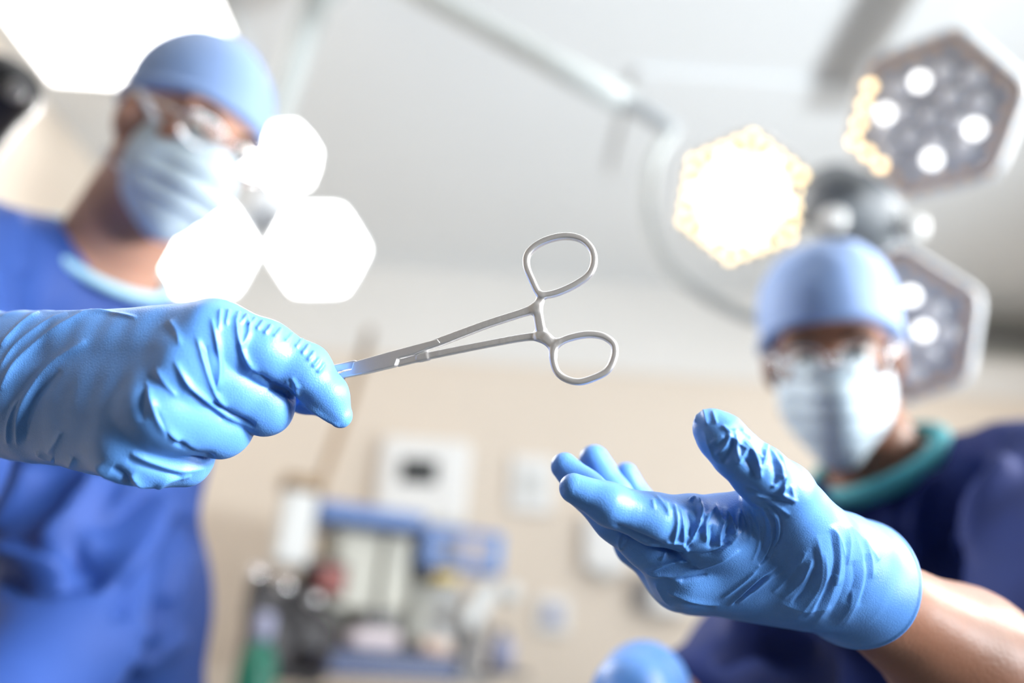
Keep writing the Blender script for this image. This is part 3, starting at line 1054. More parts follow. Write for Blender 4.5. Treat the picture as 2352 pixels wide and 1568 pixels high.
KR = 900 / 2352.0
CR = lambda *p: crop(p, 1200, 900, KR)
right_lines = [
    # index base wrinkles
    (CR((905, 670), (922, 770), (905, 900)), .0013, 4), (CR((945, 700), (962, 800), (968, 900)), .0010, 4),
    (CR((1050, 650), (1066, 740), (1030, 860), (985, 930)), .0016, 4.5), (CR((1040, 650), (1080, 735), (1120, 730), (1145, 680)), .0014, 4),
    (CR((1115, 730), (1095, 800), (1102, 900)), .0013, 4), (CR((1150, 670), (1180, 760), (1213, 775), (1212, 690)), .0014, 4),
    (CR((1203, 780), (1180, 860), (1187, 930)), .0012, 4), (CR((1220, 700), (1258, 790), (1273, 840), (1302, 720)), .0016, 4),
    (CR((1075, 800), (1020, 880), (990, 945)), -.0010, 5), (CR((1140, 800), (1140, 880), (1130, 940)), -.0011, 6), (CR((990, 720), (1010, 800), (1005, 870)), -.0009, 6),
    (CR((1240, 800), (1225, 870), (1200, 920)), -.0010, 6), (CR((800, 620), (850, 680), (880, 740)), .0006, 4), (CR((850, 900), (910, 900), (975, 910)), .0009, 4),
    (CR((1000, 655), (1030, 640), (1060, 680)), .0012, 4), (CR((780, 640), (790, 700)), .0005, 4), (CR((860, 660), (880, 720)), .0006, 4),
    # groove under the index finger and the fold round its root
    (CR((560, 800), (700, 870), (850, 935), (950, 962), (1060, 980), (1160, 965), (1250, 900)), -.0022, 6),
    (CR((880, 935), (960, 950), (1060, 975), (1180, 960), (1270, 890), (1310, 820)), .0008, 5),
    (CR((960, 905), (975, 925), (1000, 955)), .0012, 4),
    # tension lines from the thumb web
    (CR((1380, 700), (1420, 790), (1418, 900), (1380, 1010)), .0007, 3.5), (CR((1440, 690), (1490, 780), (1488, 900), (1430, 1020)), .0009, 3.5),
    (CR((1465, 690), (1512, 775), (1510, 890), (1450, 1000)), -.0008, 3), (CR((1485, 690), (1533, 770), (1532, 880), (1470, 980)), .0009, 3.5),
    (CR((1505, 690), (1550, 770), (1548, 870), (1500, 955)), -.0008, 3), (CR((1340, 700), (1372, 800), (1362, 890)), .0006, 4),
    (CR((1410, 690), (1455, 780), (1452, 900), (1405, 1010)), -.0006, 3), (CR((1300, 700), (1330, 780), (1320, 860)), .0006, 4),
    (CR((1420, 640), (1500, 655), (1620, 670)), -.0010, 4), (CR((1380, 610), (1480, 650), (1600, 735)), .0010, 4), (CR((1440, 660), (1530, 700), (1590, 760)), -.0008, 4),
    (CR((1340, 570), (1440, 620), (1560, 640)), -.0012, 6), (CR((1560, 640), (1650, 655)), .0008, 5), (CR((1350, 640), (1440, 690), (1530, 750)), .0007, 4),
    # long diagonals over the back of the hand
    (CR((1240, 1280), (1350, 1175), (1430, 1105), (1530, 1040)), .0010, 4), (CR((1290, 1265), (1400, 1175), (1510, 1085)), .0008, 4),
    (CR((1200, 1235), (1330, 1135), (1410, 1060)), .0007, 4), (CR((1265, 1275), (1375, 1175), (1470, 1095)), -.0007, 4),
    (CR((1380, 1200), (1500, 1110), (1580, 1060)), .0006, 4), (CR((1400, 1060), (1470, 1000), (1510, 940)), .0008, 4), (CR((1420, 1040), (1480, 980)), -.0008, 3),
    (CR((770, 1080), (900, 1103), (1020, 1065), (1180, 1010), (1300, 950)), .0012, 5), (CR((760, 1065), (870, 1030), (1000, 1010)), .0012, 5),
    (CR((820, 1100), (950, 1128), (1110, 1095)), -.0012, 5), (CR((740, 1080), (850, 1105), (960, 1140)), .0010, 6),
    (CR((870, 1190), (1000, 1250), (1180, 1275)), .0010, 6), (CR((900, 1225), (1020, 1275), (1160, 1290)), -.0008, 5), (CR((800, 1140), (850, 1230), (910, 1300)), .0010, 7),
    (CR((590, 850), (580, 910), (600, 950)), .0007, 4), (CR((640, 860), (600, 930)), .0007, 4), (CR((870, 940), (830, 1010)), .0008, 4),
    (CR((930, 1010), (1000, 1020)), .0006, 4),
    # thumb
    (CR((1160, 375), (1225, 310), (1240, 240)), .0012, 4), (CR((1130, 310), (1215, 265)), .0009, 4), (CR((1280, 250), (1285, 330), (1302, 410)), .0013, 4),
    (CR((1240, 260), (1290, 300), (1350, 345)), .0010, 4), (CR((1350, 335), (1310, 400), (1290, 430)), .0012, 4), (CR((1330, 300), (1370, 350), (1410, 430)), .0012, 4),
    (CR((1360, 310), (1410, 420), (1432, 515)), .0013, 4), (CR((1385, 340), (1440, 395), (1450, 340)), .0011, 4), (CR((1470, 320), (1445, 420), (1425, 470)), .0011, 4),
    (CR((1480, 340), (1545, 440), (1560, 530)), .0012, 5), (CR((1540, 370), (1575, 480), (1560, 600)), .0013, 4), (CR((1565, 500), (1500, 575)), .0010, 4),
    (CR((1580, 560), (1560, 610), (1640, 650)), .0010, 4), (CR((1085, 100), (1110, 200)), .0009, 5), (CR((1050, 110), (1040, 180)), .0007, 4), (CR((1140, 110), (1165, 190)), .0007, 4),
    (CR((1280, 290), (1240, 380), (1200, 420)), -.0010, 6), (CR((1330, 390), (1380, 470), (1400, 520)), -.0010, 6), (CR((1500, 400), (1520, 500), (1510, 560)), -.0010, 7),
    (CR((1200, 200), (1250, 240), (1290, 230)), .0010, 4), (CR((1090, 230), (1140, 380), (1200, 440)), .0006, 5), (CR((1610, 560), (1630, 640)), .0008, 5),
    (CR((1400, 240), (1440, 300)), .0010, 4), (CR((1440, 290), (1470, 330)), .0010, 4), (CR((1310, 220), (1380, 290)), .0008, 4),
    # cuff gathers
    (CR((1765, 860), (1795, 1030), (1770, 1190), (1640, 1360)), .0010, 9), (CR((1740, 930), (1765, 1060), (1730, 1200)), -.0009, 9),
    (CR((1812, 960), (1825, 1100), (1780, 1230), (1700, 1350)), .0010, 7),
    (CR((1865, 790), (1905, 990), (1880, 1160)), .0016, 10), (CR((1845, 830), (1873, 1000), (1840, 1150), (1740, 1340)), -.0013, 10),
    (CR((1880, 1090), (1850, 1230), (1760, 1390)), .0010, 12),
    (CR((1930, 780), (1960, 900), (1955, 1040)), .0012, 8), (CR((1930, 900), (1945, 1060), (1915, 1210), (1830, 1370)), -.0010, 12),
    (CR((1950, 790), (2035, 1000), (2030, 1180), (1930, 1400)), .0013, 13), (CR((1985, 1010), (1990, 1130), (1940, 1270)), -.0010, 10),
    (CR((2000, 820), (2090, 1000), (2095, 1120)), .0012, 8), (CR((2050, 970), (2066, 1110), (2020, 1280)), -.0011, 9),
    (CR((1930, 770), (2040, 890), (2140, 1010)), .0013, 7), (CR((1850, 810), (1900, 880), (1940, 990)), .0008, 6),
    (CR((1700, 1010), (1690, 1120), (1600, 1260)), .0008, 10), (CR((1980, 1180), (1960, 1290), (1890, 1400)), .0008, 9),
    (CR((1540, 1260), (1700, 1310), (1850, 1290)), .0008, 8), (CR((1500, 1200), (1620, 1080), (1700, 960)), .0008, 7), (CR((1560, 1240), (1680, 1120), (1740, 1000)), .0009, 7),
    (CR((1620, 1270), (1720, 1160), (1760, 1060)), -.0009, 7),
]
palmR = [pxc((1640, 1228, .392, 70), (1830, 1290, .412, 92)), pxc((1570, 1300, .402, 74), (1830, 1310, .415, 92)),
         pxc((1560, 1322, .414, 72), (1830, 1330, .425, 92)), pxc((1590, 1336, .432, 66), (1830, 1345, .432, 92)),
         pxc((1830, 1300, .415, 100), (1925, 1318, .425, 118)), pxc((1925, 1318, .425, 118), (1985, 1345, .437, 136)),
         pxc((1985, 1345, .437, 136), (2100, 1400, .46, 150)),
         pxc((1845, 1225, .397, 84), (1930, 1280, .415, 98)), pxc((1775, 1170, .388, 68), (1665, 1205, .394, 62))]
idxR = pchain([(1640, 1220, .391, 70), (1590, 1200, .383, 64), (1500, 1190, .375, 56), (1400, 1158, .371, 47), (1318, 1122, .371, 35)])
midR = pchain([(1565, 1300, .402, 72), (1490, 1246, .397, 59), (1415, 1190, .396, 52), (1345, 1122, .404, 43), (1296, 1070, .408, 32)])
rngR = pchain([(1560, 1322, .418, 68), (1465, 1250, .424, 50), (1410, 1140, .432, 43), (1365, 1056, .44, 34)])
pnkR = pchain([(1590, 1336, .432, 64), (1510, 1270, .445, 44), (1470, 1160, .455, 37), (1436, 1088, .46, 27)])
thbR = pchain([(1870, 1240, .396, 86), (1795, 1130, .375, 74), (1745, 1085, .369, 64), (1690, 1038, .366, 56), (1655, 1000, .367, 52), (1632, 978, .369, 40)])


def postR(V, Q):
    V = V + normals(V, Q) * (.0005 * noise(V, 150, 15, 2))[:, None]
    V = creases(V, Q, [(a[0], a[1] * (1.45 if a[0][0][0] < 1700 and a[0][0][1] > 1070 else 1.15 if a[0][0][0] < 1830 else .8), *a[2:]) for a in right_lines], 1.25)
    d = ((V - cutR[0]) @ nR) / np.linalg.norm(nR)
    return V + normals(V, Q) * (.0007 * np.exp(-((d + .0012) / .0011) ** 2))[:, None]


nR = (W(2170, 1430, .50) - W(1925, 1318, .425))
cutR = (W(1952, 1328, .436), nR)
gR = glove('glove', pR, palmR, [idxR, midR, rngR, pnkR, thbR], .0006, .012, .0018, .008, cutR, postR)
gR['label'] = 'blue nitrile glove on the open, waiting hand'
# ------------------------------------------------------------------ forceps
KF = 750 / 2352.0
CF = lambda *p: [(700 + x * KF, 500 + y * KF) for x, y in p]
fo = W(1050, 770, .3838)
# plane of the instrument: faces the camera, turned a few degrees
fn = cs((-.16, .15, -1))
fx = RT - fn * (RT @ fn)
fx /= np.linalg.norm(fx)
fy = np.cross(fn, fx) * -1
fy = fy if fy @ UP > 0 else -fy


def fplane(pt):
    """pixel -> coordinates in the instrument's plane"""
    r = ray(*pt)
    t = ((fo - CAM) @ fn) / (r @ fn)
    q = CAM + r * t - fo
    return np.array((q @ fx, q @ fy))


class Bar:
    """flat tapered bar in the instrument's plane (2-D round cone, rounded section)"""

    def __init__(s, a, b, ra, rb, w0=0.0, th=.0014, rnd=.0007):
        s.a, s.b, s.ra, s.rb, s.w0, s.th, s.rnd = a, b, ra, rb, w0, th, rnd
        m = max(ra, rb) + .001
        s.lo = np.array((*(np.minimum(a, b) - m), w0 - th - .001))
        s.hi = np.array((*(np.maximum(a, b) + m), w0 + th + .001))

    def __call__(s, x, y, z):
        ba = s.b - s.a
        px, py = x - s.a[0], y - s.a[1]
        h = np.clip((px * ba[0] + py * ba[1]) / (ba @ ba + 1e-12), 0, 1)
        d2 = np.sqrt((px - h * ba[0]) ** 2 + (py - h * ba[1]) ** 2) - (s.ra + (s.rb - s.ra) * h)
        dz = np.abs(z - s.w0) - s.th
        r = s.rnd
        u, v = d2 + r, dz + r
        return np.sqrt(np.maximum(u, 0) ** 2 + np.maximum(v, 0) ** 2) + np.minimum(np.maximum(u, v), 0) - r


class Poly2:
    """convex polygon plate"""

    def __init__(s, pts, th, w0=0.0, rnd=.00025):
        s.p = [np.array(p) for p in pts]
        A = sum(s.p[i][0] * s.p[(i + 1) % len(pts)][1] - s.p[(i + 1) % len(pts)][0] * s.p[i][1] for i in range(len(pts)))
        if A < 0:
            s.p = s.p[::-1]
        s.th, s.w0, s.rnd = th, w0, rnd
        a = np.array(s.p)
        s.lo = np.array((*(a.min(0) - .001), w0 - th - .001))
        s.hi = np.array((*(a.max(0) + .001), w0 + th + .001))

    def __call__(s, x, y, z):
        d2 = None
        for i in range(len(s.p)):
            a, b = s.p[i], s.p[(i + 1) % len(s.p)]
            e = (b - a) / np.linalg.norm(b - a)
            d = (x - a[0]) * e[1] - (y - a[1]) * e[0]
            d2 = d if d2 is None else np.maximum(d2, d)
        dz = np.abs(z - s.w0) - s.th
        r = s.rnd
        u, v = d2 + r, dz + r
        return np.sqrt(np.maximum(u, 0) ** 2 + np.maximum(v, 0) ** 2) + np.minimum(np.maximum(u, v), 0) - r


PM = .3835 / FPX                                        # metres per px in the plane


def bars(pts, rads, closed=False, th=.0015, rnd=.0009, w0=0.0, sub=6):
    P = [fplane(p) for p in pts]
    R = [r * PM * KF for r in rads] if not np.isscalar(rads) else [rads * PM * KF] * len(P)
    N = len(P)
    Q, RR = [], []
    for i in range(N if closed else N - 1):
        g = (lambda j: P[j % N]) if closed else (lambda j: P[max(0, min(N - 1, j))])
        p0, p1, p2, p3 = g(i - 1), g(i), g(i + 1), g(i + 2)
        for q in range(sub):
            t = q / sub
            Q.append(.5 * ((2 * p1) + (-p0 + p2) * t + (2 * p0 - 5 * p1 + 4 * p2 - p3) * t * t + (-p0 + 3 * p1 - 3 * p2 + p3) * t ** 3))
            RR.append(R[i] * (1 - t) + R[(i + 1) % N] * t)
    if closed:
        Q.append(Q[0])
        RR.append(RR[0])
    else:
        Q.append(P[-1])
        RR.append(R[-1])
    return [Bar(Q[i], Q[i + 1], RR[i], RR[i + 1], w0, th, rnd) for i in range(len(Q) - 1)]


def inst(name, prims, k, parent, m='steel', h=.00032, fil=None):
    chains = prims if isinstance(prims[0], list) else [prims]
    prims = [p for c in chains for p in c]
    lo = np.min([p.lo for p in prims + (fil or [])], 0) - .002
    hi = np.max([p.hi for p in prims + (fil or [])], 0) + .002
    g = Grid(lo, hi, h)
    F = None
    for c in chains:
        f = g.group(c, .0002)
        F = f if F is None else smin(F, f, k)
    if fil:
        F = smin(F, g.group(fil, .0002), .0012)
    V, Q = g.mesh(F, 2)
    V = fo + V[:, :1] * fx + V[:, 1:2] * fy - V[:, 2:3] * fn
    # handedness of (fx, fy, -fn)
    if np.dot(np.cross(fx, fy), -fn) < 0:
        Q = Q[:, ::-1]
    return obj_np(name, V, Q, M[m], parent)


fc = empty('forceps', fo, 'stainless steel haemostatic forceps with two finger rings, held jaws-first by a gloved hand', 'forceps')
ringU = [(1690, 548), (1640, 455), (1598, 345), (1612, 255), (1710, 175), (1860, 134), (1985, 153), (2063, 222), (2085, 310), (2052, 405), (1960, 475), (1845, 530), (1755, 555)]
ringD = [(1788, 1010), (1815, 1105), (1880, 1160), (1975, 1182), (2085, 1152), (2180, 1100), (2225, 1015), (2234, 945), (2212, 895), (2145, 853), (2045, 840), (1935, 858), (1850, 890), (1800, 940)]
up = inst('handle', [bars(CF((800, 955), (1000, 885), (1300, 772), (1560, 688), (1660, 655)), [27, 31, 28, 27, 36], th=.0020, rnd=.0007),
                     bars(CF((1660, 655), (1690, 610), (1706, 560)), [36, 32, 26], th=.0019, rnd=.0012),
                     bars(CF((1675, 650), (1685, 720), (1700, 805)), [36, 33, 35], th=.0019, rnd=.0010)], .0016, fc,
          fil=bars(CF(*ringU), 23.5, closed=True, th=.0023, rnd=.00095))
dn = inst('handle', [bars(CF((835, 1004), (1300, 911), (1600, 858), (1730, 862)), [27, 25, 26, 36], th=.0017, rnd=.0007, w0=.0008),
                     [Poly2([fplane(c) for c in CF((684, 1020), (880, 967), (885, 1020), (667, 1072))], .0017, .0008, .0004)],
                     bars(CF((1700, 850), (1740, 870), (1790, 900), (1830, 890)), [42, 40, 36, 22], th=.0019, rnd=.0011),
                     bars(CF((1740, 870), (1780, 930), (1793, 1000)), [32, 28, 21], th=.0019, rnd=.0011),
                     bars(CF((1690, 830), (1700, 815)), [44, 44], th=.0010, rnd=.0006, w0=.0021)], .0016, fc,
          fil=bars(CF(*ringD), 23.5, closed=True, th=.0023, rnd=.00095))
# inner edge relief on the rings
q = lambda *p: [fplane(c) for c in CF(*p)]
lock = inst('box_lock', [Poly2(q((362, 1036), (640, 962), (960, 872), (985, 905), (800, 985), (345, 1100)), .0023),
                         Poly2(q((345, 1095), (678, 1012), (657, 1072), (450, 1122), (245, 1160), (275, 1115)), .0023)], .0002, fc)
jaw = inst('jaw', bars(CF((362, 1056), (170, 1100), (-40, 1158), (-150, 1185)), [30, 27, 20, 12], th=.0015, rnd=.0006, w0=-.0002), .001, fc)
inst('jaw', bars(CF((270, 1140), (100, 1160), (-60, 1185), (-150, 1200)), [26, 23, 17, 11], th=.0013, rnd=.0006, w0=.0010), .001, fc, m='steel_b')
bars_r = bars(CF((1700, 812), (1712, 838)), [30, 30], th=.0009, rnd=.0003, w0=.0026)
inst('ratchet', bars_r, .0005, fc)


# ------------------------------------------------------------------ surgical lights
def hexpts(c, fr, r, n_per=4, rnd=.16, a0=0.0):
    """rounded hexagon, one point list"""
    out = []
    vs = [np.array((math.cos(a0 + k * math.pi / 3), math.sin(a0 + k * math.pi / 3))) * r for k in range(6)]
    for k in range(6):
        p, a, b = vs[k], vs[k - 1], vs[(k + 1) % 6]
        q0, q1 = p + (a - p) * rnd, p + (b - p) * rnd
        for t in np.linspace(0, 1, n_per):
            q = (1 - t) ** 2 * q0 + 2 * t * (1 - t) * p + t * t * q1
            out.append(c + fr[:, 0] * q[0] + fr[:, 1] * q[1])
    return out


def rings_mesh(rings):
    n = len(rings[0])
    V = [p for r in rings for p in r]
    F = [(i * n + k, i * n + (k + 1) % n, (i + 1) * n + (k + 1) % n, (i + 1) * n + k) for i in range(len(rings) - 1) for k in range(n)]
    F.append(tuple(range(n))[::-1])
    F.append(tuple((len(rings) - 1) * n + k for k in range(n)))
    return V, F


_led = {}


def led(name, c, fr, r, m, parent):
    """small domed lens; alike lenses share mesh data"""
    key = (round(r, 4), m.name)
    if key not in _led:
        V, F = [], []
        n = 12
        for (h, q) in ((0, 1), (.35, .9), (.6, .55)):
            for k in range(n):
                t = 2 * math.pi * k / n
                V.append((q * r * math.cos(t), q * r * math.sin(t), h * r))
        for i in range(2):
            for k in range(n):
                F.append((i * n + k, i * n + (k + 1) % n, (i + 1) * n + (k + 1) % n, (i + 1) * n + k))
        F.append(tuple(2 * n + k for k in range(n)))
        me = bpy.data.meshes.new(name)
        me.from_pydata(V, [], F)
        me.materials.append(m)
        me.shade_smooth()
        _led[key] = me
    o = bpy.data.objects.new(name, _led[key])
    COL.objects.link(o)
    o.parent = parent
    off = Vector(c) - worldloc(parent)
    mt = Matrix([[fr[0, 0], fr[0, 1], fr[0, 2], off[0]], [fr[1, 0], fr[1, 1], fr[1, 2], off[1]], [fr[2, 0], fr[2, 1], fr[2, 2], off[2]], [0, 0, 0, 1]])
    o.matrix_basis = mt
    return o


def lamp_head(root, c, target, r, a0, state, xh=None):
    c = np.asarray(c, float)
    n = np.asarray(target) - c
    n /= np.linalg.norm(n)
    fr = np.array(frame(n, RT if xh is None else xh))
    z = fr[:, 2]
    V, F = rings_mesh([hexpts(c - z * .085, fr, r * .55, a0=a0), hexpts(c - z * .06, fr, r * .86, a0=a0), hexpts(c - z * .02, fr, r * 1.06, a0=a0),
                       hexpts(c + z * .008, fr, r * 1.06, a0=a0), hexpts(c + z * .012, fr, r * 1.02, a0=a0), hexpts(c + z * .004, fr, r * .985, a0=a0)])
    hd = obj('lamp_head', V, F, M['lampgrey'], root, smooth=False)
    lit = state == 'hot'
    V, F = rings_mesh([hexpts(c + z * .0035, fr, r * .99, a0=a0), hexpts(c + z * .0065, fr, r * .975, a0=a0)])
    obj('face_plate', V, F, M['face_hot'] if lit else M['lampdark'], hd, smooth=False)
    zf = c + z * .0065

    def at(u, v):
        return zf + fr[:, 0] * u * r + fr[:, 1] * v * r
    # inner field: hexagonal grid of large lenses
    cells = []
    for i in range(-2, 3):
        for j in range(-2, 3):
            if abs(i + j) <= 2:
                a1 = a0 + math.pi / 6
                u = .30 * (i * math.cos(a1) + j * math.cos(a1 + math.pi / 3))
                v = .30 * (i * math.sin(a1) + j * math.sin(a1 + math.pi / 3))
                cells.append((u, v))
    rim = []
    for k in range(6):
        p = np.array((math.cos(a0 + k * math.pi / 3), math.sin(a0 + k * math.pi / 3))) * .90
        q = np.array((math.cos(a0 + (k + 1) * math.pi / 3), math.sin(a0 + (k + 1) * math.pi / 3))) * .90
        for t in (0, .25, .5, .75):
            rim.append(p + (q - p) * t)
    for idx, (u, v) in enumerate(cells):
        if state == 'hot':
            m, rr = M['led_hot'], .028
        elif state == 'lit':
            m, rr = (M['led_lit'], .016) if idx % 7 != 3 else (M['led_white'], .018)
        else:
            m, rr = M['led_off'], .014
            if min(math.hypot(u - a, v - b) for a, b in state) < .19:
                continue
        led('lens', at(u, v), fr, rr, m, hd)
    if not isinstance(state, str):  # bright reflections and LEDs of a dim head, put in as glowing lenses
        for u, v in state:
            led('glint_lens', at(u, v), fr, .0125, M['led_off'] if (u, v) == (-.37, -.43) else M['led_white'], hd)
    for idx, (u, v) in enumerate(rim):
        if state == 'hot':
            m = M['led_hot']
        elif state == 'lit':
            m = M['led_warm']
        else:
            m = M['led_amber'] if (u < -.30 and v < .45) else M['amber_off']
        led('amber_lens', at(u, v), fr, .0078, m, hd)
    return fr


TGT = np.array((-.15, .25, 1.1))
LR = empty('surgical_light', W(1960, 500, 1.44), 'three-headed surgical light over the open hand, one head lit and two dim', 'surgical light')
A24 = R_(24)
lamp_head(LR, W(2140, 268, 1.24), TGT, .129, A24, [(-.20, .40), (-.52, .0), (.49, -.09), (.11, -.49), (-.37, -.43)])
lamp_head(LR, W(1703, 455, 1.50), TGT + (.1, 0, 0), .124, A24, 'lit')
lamp_head(LR, W(2052, 755, 1.27), TGT + (.1, 0, .1), .129, A24, [(-.28, .75 * .9), (.19, .40), (.34, -.02), (-.3, -.3)])
build('hub', LR, [Cone(W(1915, 455, 1.42), W(2010, 545, 1.42), .062, .062), Cone(W(1960, 500, 1.45), W(2100, 360, 1.36), .035, .035),
                  Cone(W(1960, 500, 1.45), W(1760, 465, 1.56), .032, .032), Cone(W(1960, 500, 1.45), W(2040, 690, 1.36), .035, .035)], .03, .005, M['hub'])
hz = cs((-.15, -.25, -1))
lathe('sterile_handle', W(1908, 500, 1.37), hz, [(0, .018), (.01, .020), (.03, .021), (.045, .014), (.05, .005)], M['white'], LR, n=20)
lathe('sterile_handle', W(2088, 520, 1.38), hz, [(0, .018), (.01, .020), (.03, .021), (.045, .014), (.05, .005)], M['white'], LR, n=20)
tube('yoke', [W(1545, 300, 1.70), W(1500, 380, 1.70), W(1490, 500, 1.68), W(1535, 610, 1.64), W(1640, 690, 1.58), W(1780, 740, 1.52), W(1900, 690, 1.48), W(1960, 560, 1.46)], .0135, M['boom'], LR, n=14, sub=6)
tube('boom_joint', [W(1430, 232, 1.74), W(1490, 262, 1.72), W(1552, 306, 1.70)], [.017, .020, .017], M['boomgrey'], LR, n=16, sub=4)
e0 = W(850, -82, 1.95)
tube('boom_arm', [e0, W(1000, 2, 1.90), W(1250, 135, 1.80), W(1440, 236, 1.74)], .029, M['boom'], LR, n=20)
e1 = e0.copy()
e1[2] = ZC
tube('drop_pole', [e0, e1], .03, M['boom'], LR, n=20)
lathe('ceiling_flange', e1 - (0, 0, .03), (0, 0, 1), [(0, .06), (.005, .09), (.03, .09)], M['boom'], LR)

LL = empty('surgical_light', W(615, 480, 2.03), 'glaring lit surgical light cluster behind the chin of the surgeon holding the forceps', 'surgical light')
TG2 = np.array((-.05, .1, 1.1))
lamp_head(LL, W(468, 572, 1.93), TG2, .126, 0, 'hot')
lamp_head(LL, W(730, 574, 1.98), TG2, .120, 0, 'hot')
lamp_head(LL, W(654, 362, 2.05), TG2 + (1.2, -.1, .2), .088, R_(10), 'hot')
build('hub', LL, [Cone(W(612, 480, 2.06), W(612, 490, 2.06), .05, .05), Cone(W(612, 480, 2.06), W(490, 560, 2.03), .03, .03), Cone(W(612, 480, 2.06), W(710, 560, 2.06), .03, .03),
                  Cone(W(612, 480, 2.06), W(640, 390, 2.12), .03, .03)], .03, .006, M['lampgrey'])
e0 = W(742, -25, 2.19)
tube('drop_arm', [W(606, 470, 2.09), W(640, 255, 2.10), W(695, 90, 2.15), e0], [.026, .033, .036, .036], M['boom'], LL, n=20)
e0[2] = min(e0[2], ZC - .03)
lathe('ceiling_flange', e0, (0, 0, 1), [(0, .05), (.005, .055), (max(.02, ZC - e0[2]), .055)], M['boom'], LL)

# black pendant joint at the picture's edge
PJ = empty('equipment_pendant', W(-10, 215, 1.0), 'black pendant arm joint with a bolt, jutting in beside the blue scrub cap', 'pendant arm')
e0 = W(-420, 60, 1.15)
build('arm', PJ, [Cone(W(-15, 215, 1.0), W(22, 208, 1.0), .048, .036), Cone(W(-15, 215, 1.0), W(-60, 330, 1.0), .048, .030), Cone(W(-30, 200, 1.01), e0, .04, .036)], .015, .004, M['black'])
lathe('bolt', W(36, 208, .963), cs((.1, 0, -1)), [(0, .013), (.004, .013), (.006, .010)], M['grey'], PJ, n=20)
e1 = e0.copy()
e1[2] = ZC
tube('drop_pole', [e0, e1], .03, M['black'], PJ, n=18)

# ------------------------------------------------------------------ back wall fittings
def wall_item(name, x0, y0, x1, y1, t, m, parent=None, bevel=.01, rot=0):
    a, b = GY((x0 + x1) / 2, (y0 + y1) / 2, YB - .012), None
    d = np.linalg.norm(a - CAM) / np.linalg.norm(ray((x0 + x1) / 2, (y0 + y1) / 2))
    w, h = (x1 - x0) / FPX * d, (y1 - y0) / FPX * d * 1.02
    a[1] = YB - t / 2 + .001
    return a, w, h, t


def plate(name, x0, y0, x1, y1, t, m, label, cat, bev=.012):
    a, w, h, t = wall_item(name, x0, y0, x1, y1, t, m)
    r = empty(name, (a[0], YB, a[2]), label, cat)
    box('housing', a, (w, t, h), M[m], r, bevel=min(bev, t * .45), seg=3)
    return r, a, w, h


r, a, w, h = plate('wall_display', 868, 1012, 1076, 1205, .09, 'wallplastic', 'white wall unit with a small dark screen above the anaesthesia machine', 'wall display', .04)
box('screen', (a[0] - .018, YB - .093, a[2] + .035), (w * .40, .008, h * .27), M['screen'], r, bevel=.002)
r, a, w, h = plate('wall_socket', 1172, 1050, 1270, 1175, .03, 'wallplastic', 'pale square wall plate between the wall display and the fingertips', 'wall plate')
box('cover', (a[0], YB - .032, a[2]), (w * .55, .012, h * .5), M['white'], r, bevel=.003)
r, a, w, h = plate('wall_dispenser', 1340, 1190, 1440, 1310, .07, 'wallplastic', 'white wall dispenser beneath the gloved fingertips of the open hand', 'dispenser', .02)
box('nozzle', (a[0], YB - .05, a[2] - h * .5 - .012), (w * .35, .05, .03), M['white'], r, bevel=.005)
r, a, w, h = plate('wall_socket', 1232, 1372, 1306, 1452, .025, 'wallplastic', 'small pale wall socket low on the beige wall, right of the machine', 'wall plate')
box('cover', (a[0], YB - .027, a[2]), (w * .5, .010, h * .5), M['lilac'], r, bevel=.002)
r, a, w, h = plate('wall_dispenser', 1490, 1325, 1575, 1410, .08, 'wallplastic', 'white box on the wall partly behind the knuckles of the open hand', 'dispenser', .02)
box('side_shadow', (a[0] - w * .5 - .03, YB - .035, a[2]), (.05, .06, h * .9), M['grey'], r, bevel=.004)  # grey slab in place of the shadow on the wall left of the box
# air vent high on the back wall
c0, c1 = GY(2205, 735, YB), GY(2420, 735, YB)
V0 = empty('air_vent', ((c0[0] + c1[0]) / 2 + .15, YB, 2.77), 'grey-green slatted air vent high on the back wall at right', 'air vent')
vx, vw, vz, vh = V0.location[0], 1.0, 2.77, .20
for dz in (-vh / 2, vh / 2):
    box('frame', (vx, YB - .03, vz + dz), (vw, .05, .022), M['vent'], V0, bevel=.003)
for dx in (-vw / 2, vw / 2):
    box('frame', (vx + dx, YB - .03, vz), (.022, .05, vh), M['vent'], V0, bevel=.003)
for k in range(5):
    box('slat', (vx, YB - .03, vz - vh / 2 + .034 + k * .033), (vw - .02, .036, .004), M['vent'], V0, rot=Matrix.Rotation(R_(35), 3, 'X'), bevel=.0008, seg=1)
box('backing', (vx, YB - .014, vz), (vw - .02, .004, vh - .01), M['grey'], V0, bevel=0)

# ------------------------------------------------------------------ anaesthesia machine and the equipment beside it
YAW = R_(24)
MX = np.array((math.cos(YAW), math.sin(YAW), 0))
MN = np.array((-math.sin(YAW), math.cos(YAW), 0))
MROT = Matrix.Rotation(YAW, 3, 'Z')
MP0 = GY(950, 1300, 2.75)


def MP(px, py, off=0.0):
    r = ray(px, py)
    return CAM + r * (((MP0 + MN * off - CAM) @ MN) / (r @ MN))


def mbox(name, x0, y0, x1, y1, t, m, parent, off=0.0, bevel=.006):
    """box whose front face spans the given outline in the machine's front plane, t deep"""
    c = MP((x0 + x1) / 2, (y0 + y1) / 2, off)
    e = [MP(x0, (y0 + y1) / 2, off), MP(x1, (y0 + y1) / 2, off), MP((x0 + x1) / 2, y0, off), MP((x0 + x1) / 2, y1, off)]
    w = abs((e[1] - e[0]) @ MX)
    h = abs(e[2][2] - e[3][2])
    return box(name, c + MN * t / 2, (w, t, h), M[m], parent, rot=MROT, bevel=bevel)


base = MP(920, 1400)
AM = empty('anaesthesia_machine', (base[0], base[1] + .2, 0), 'cream and blue anaesthesia machine standing against the beige wall', 'medical machine')
bc = MP(930, 1500) + MN * .26
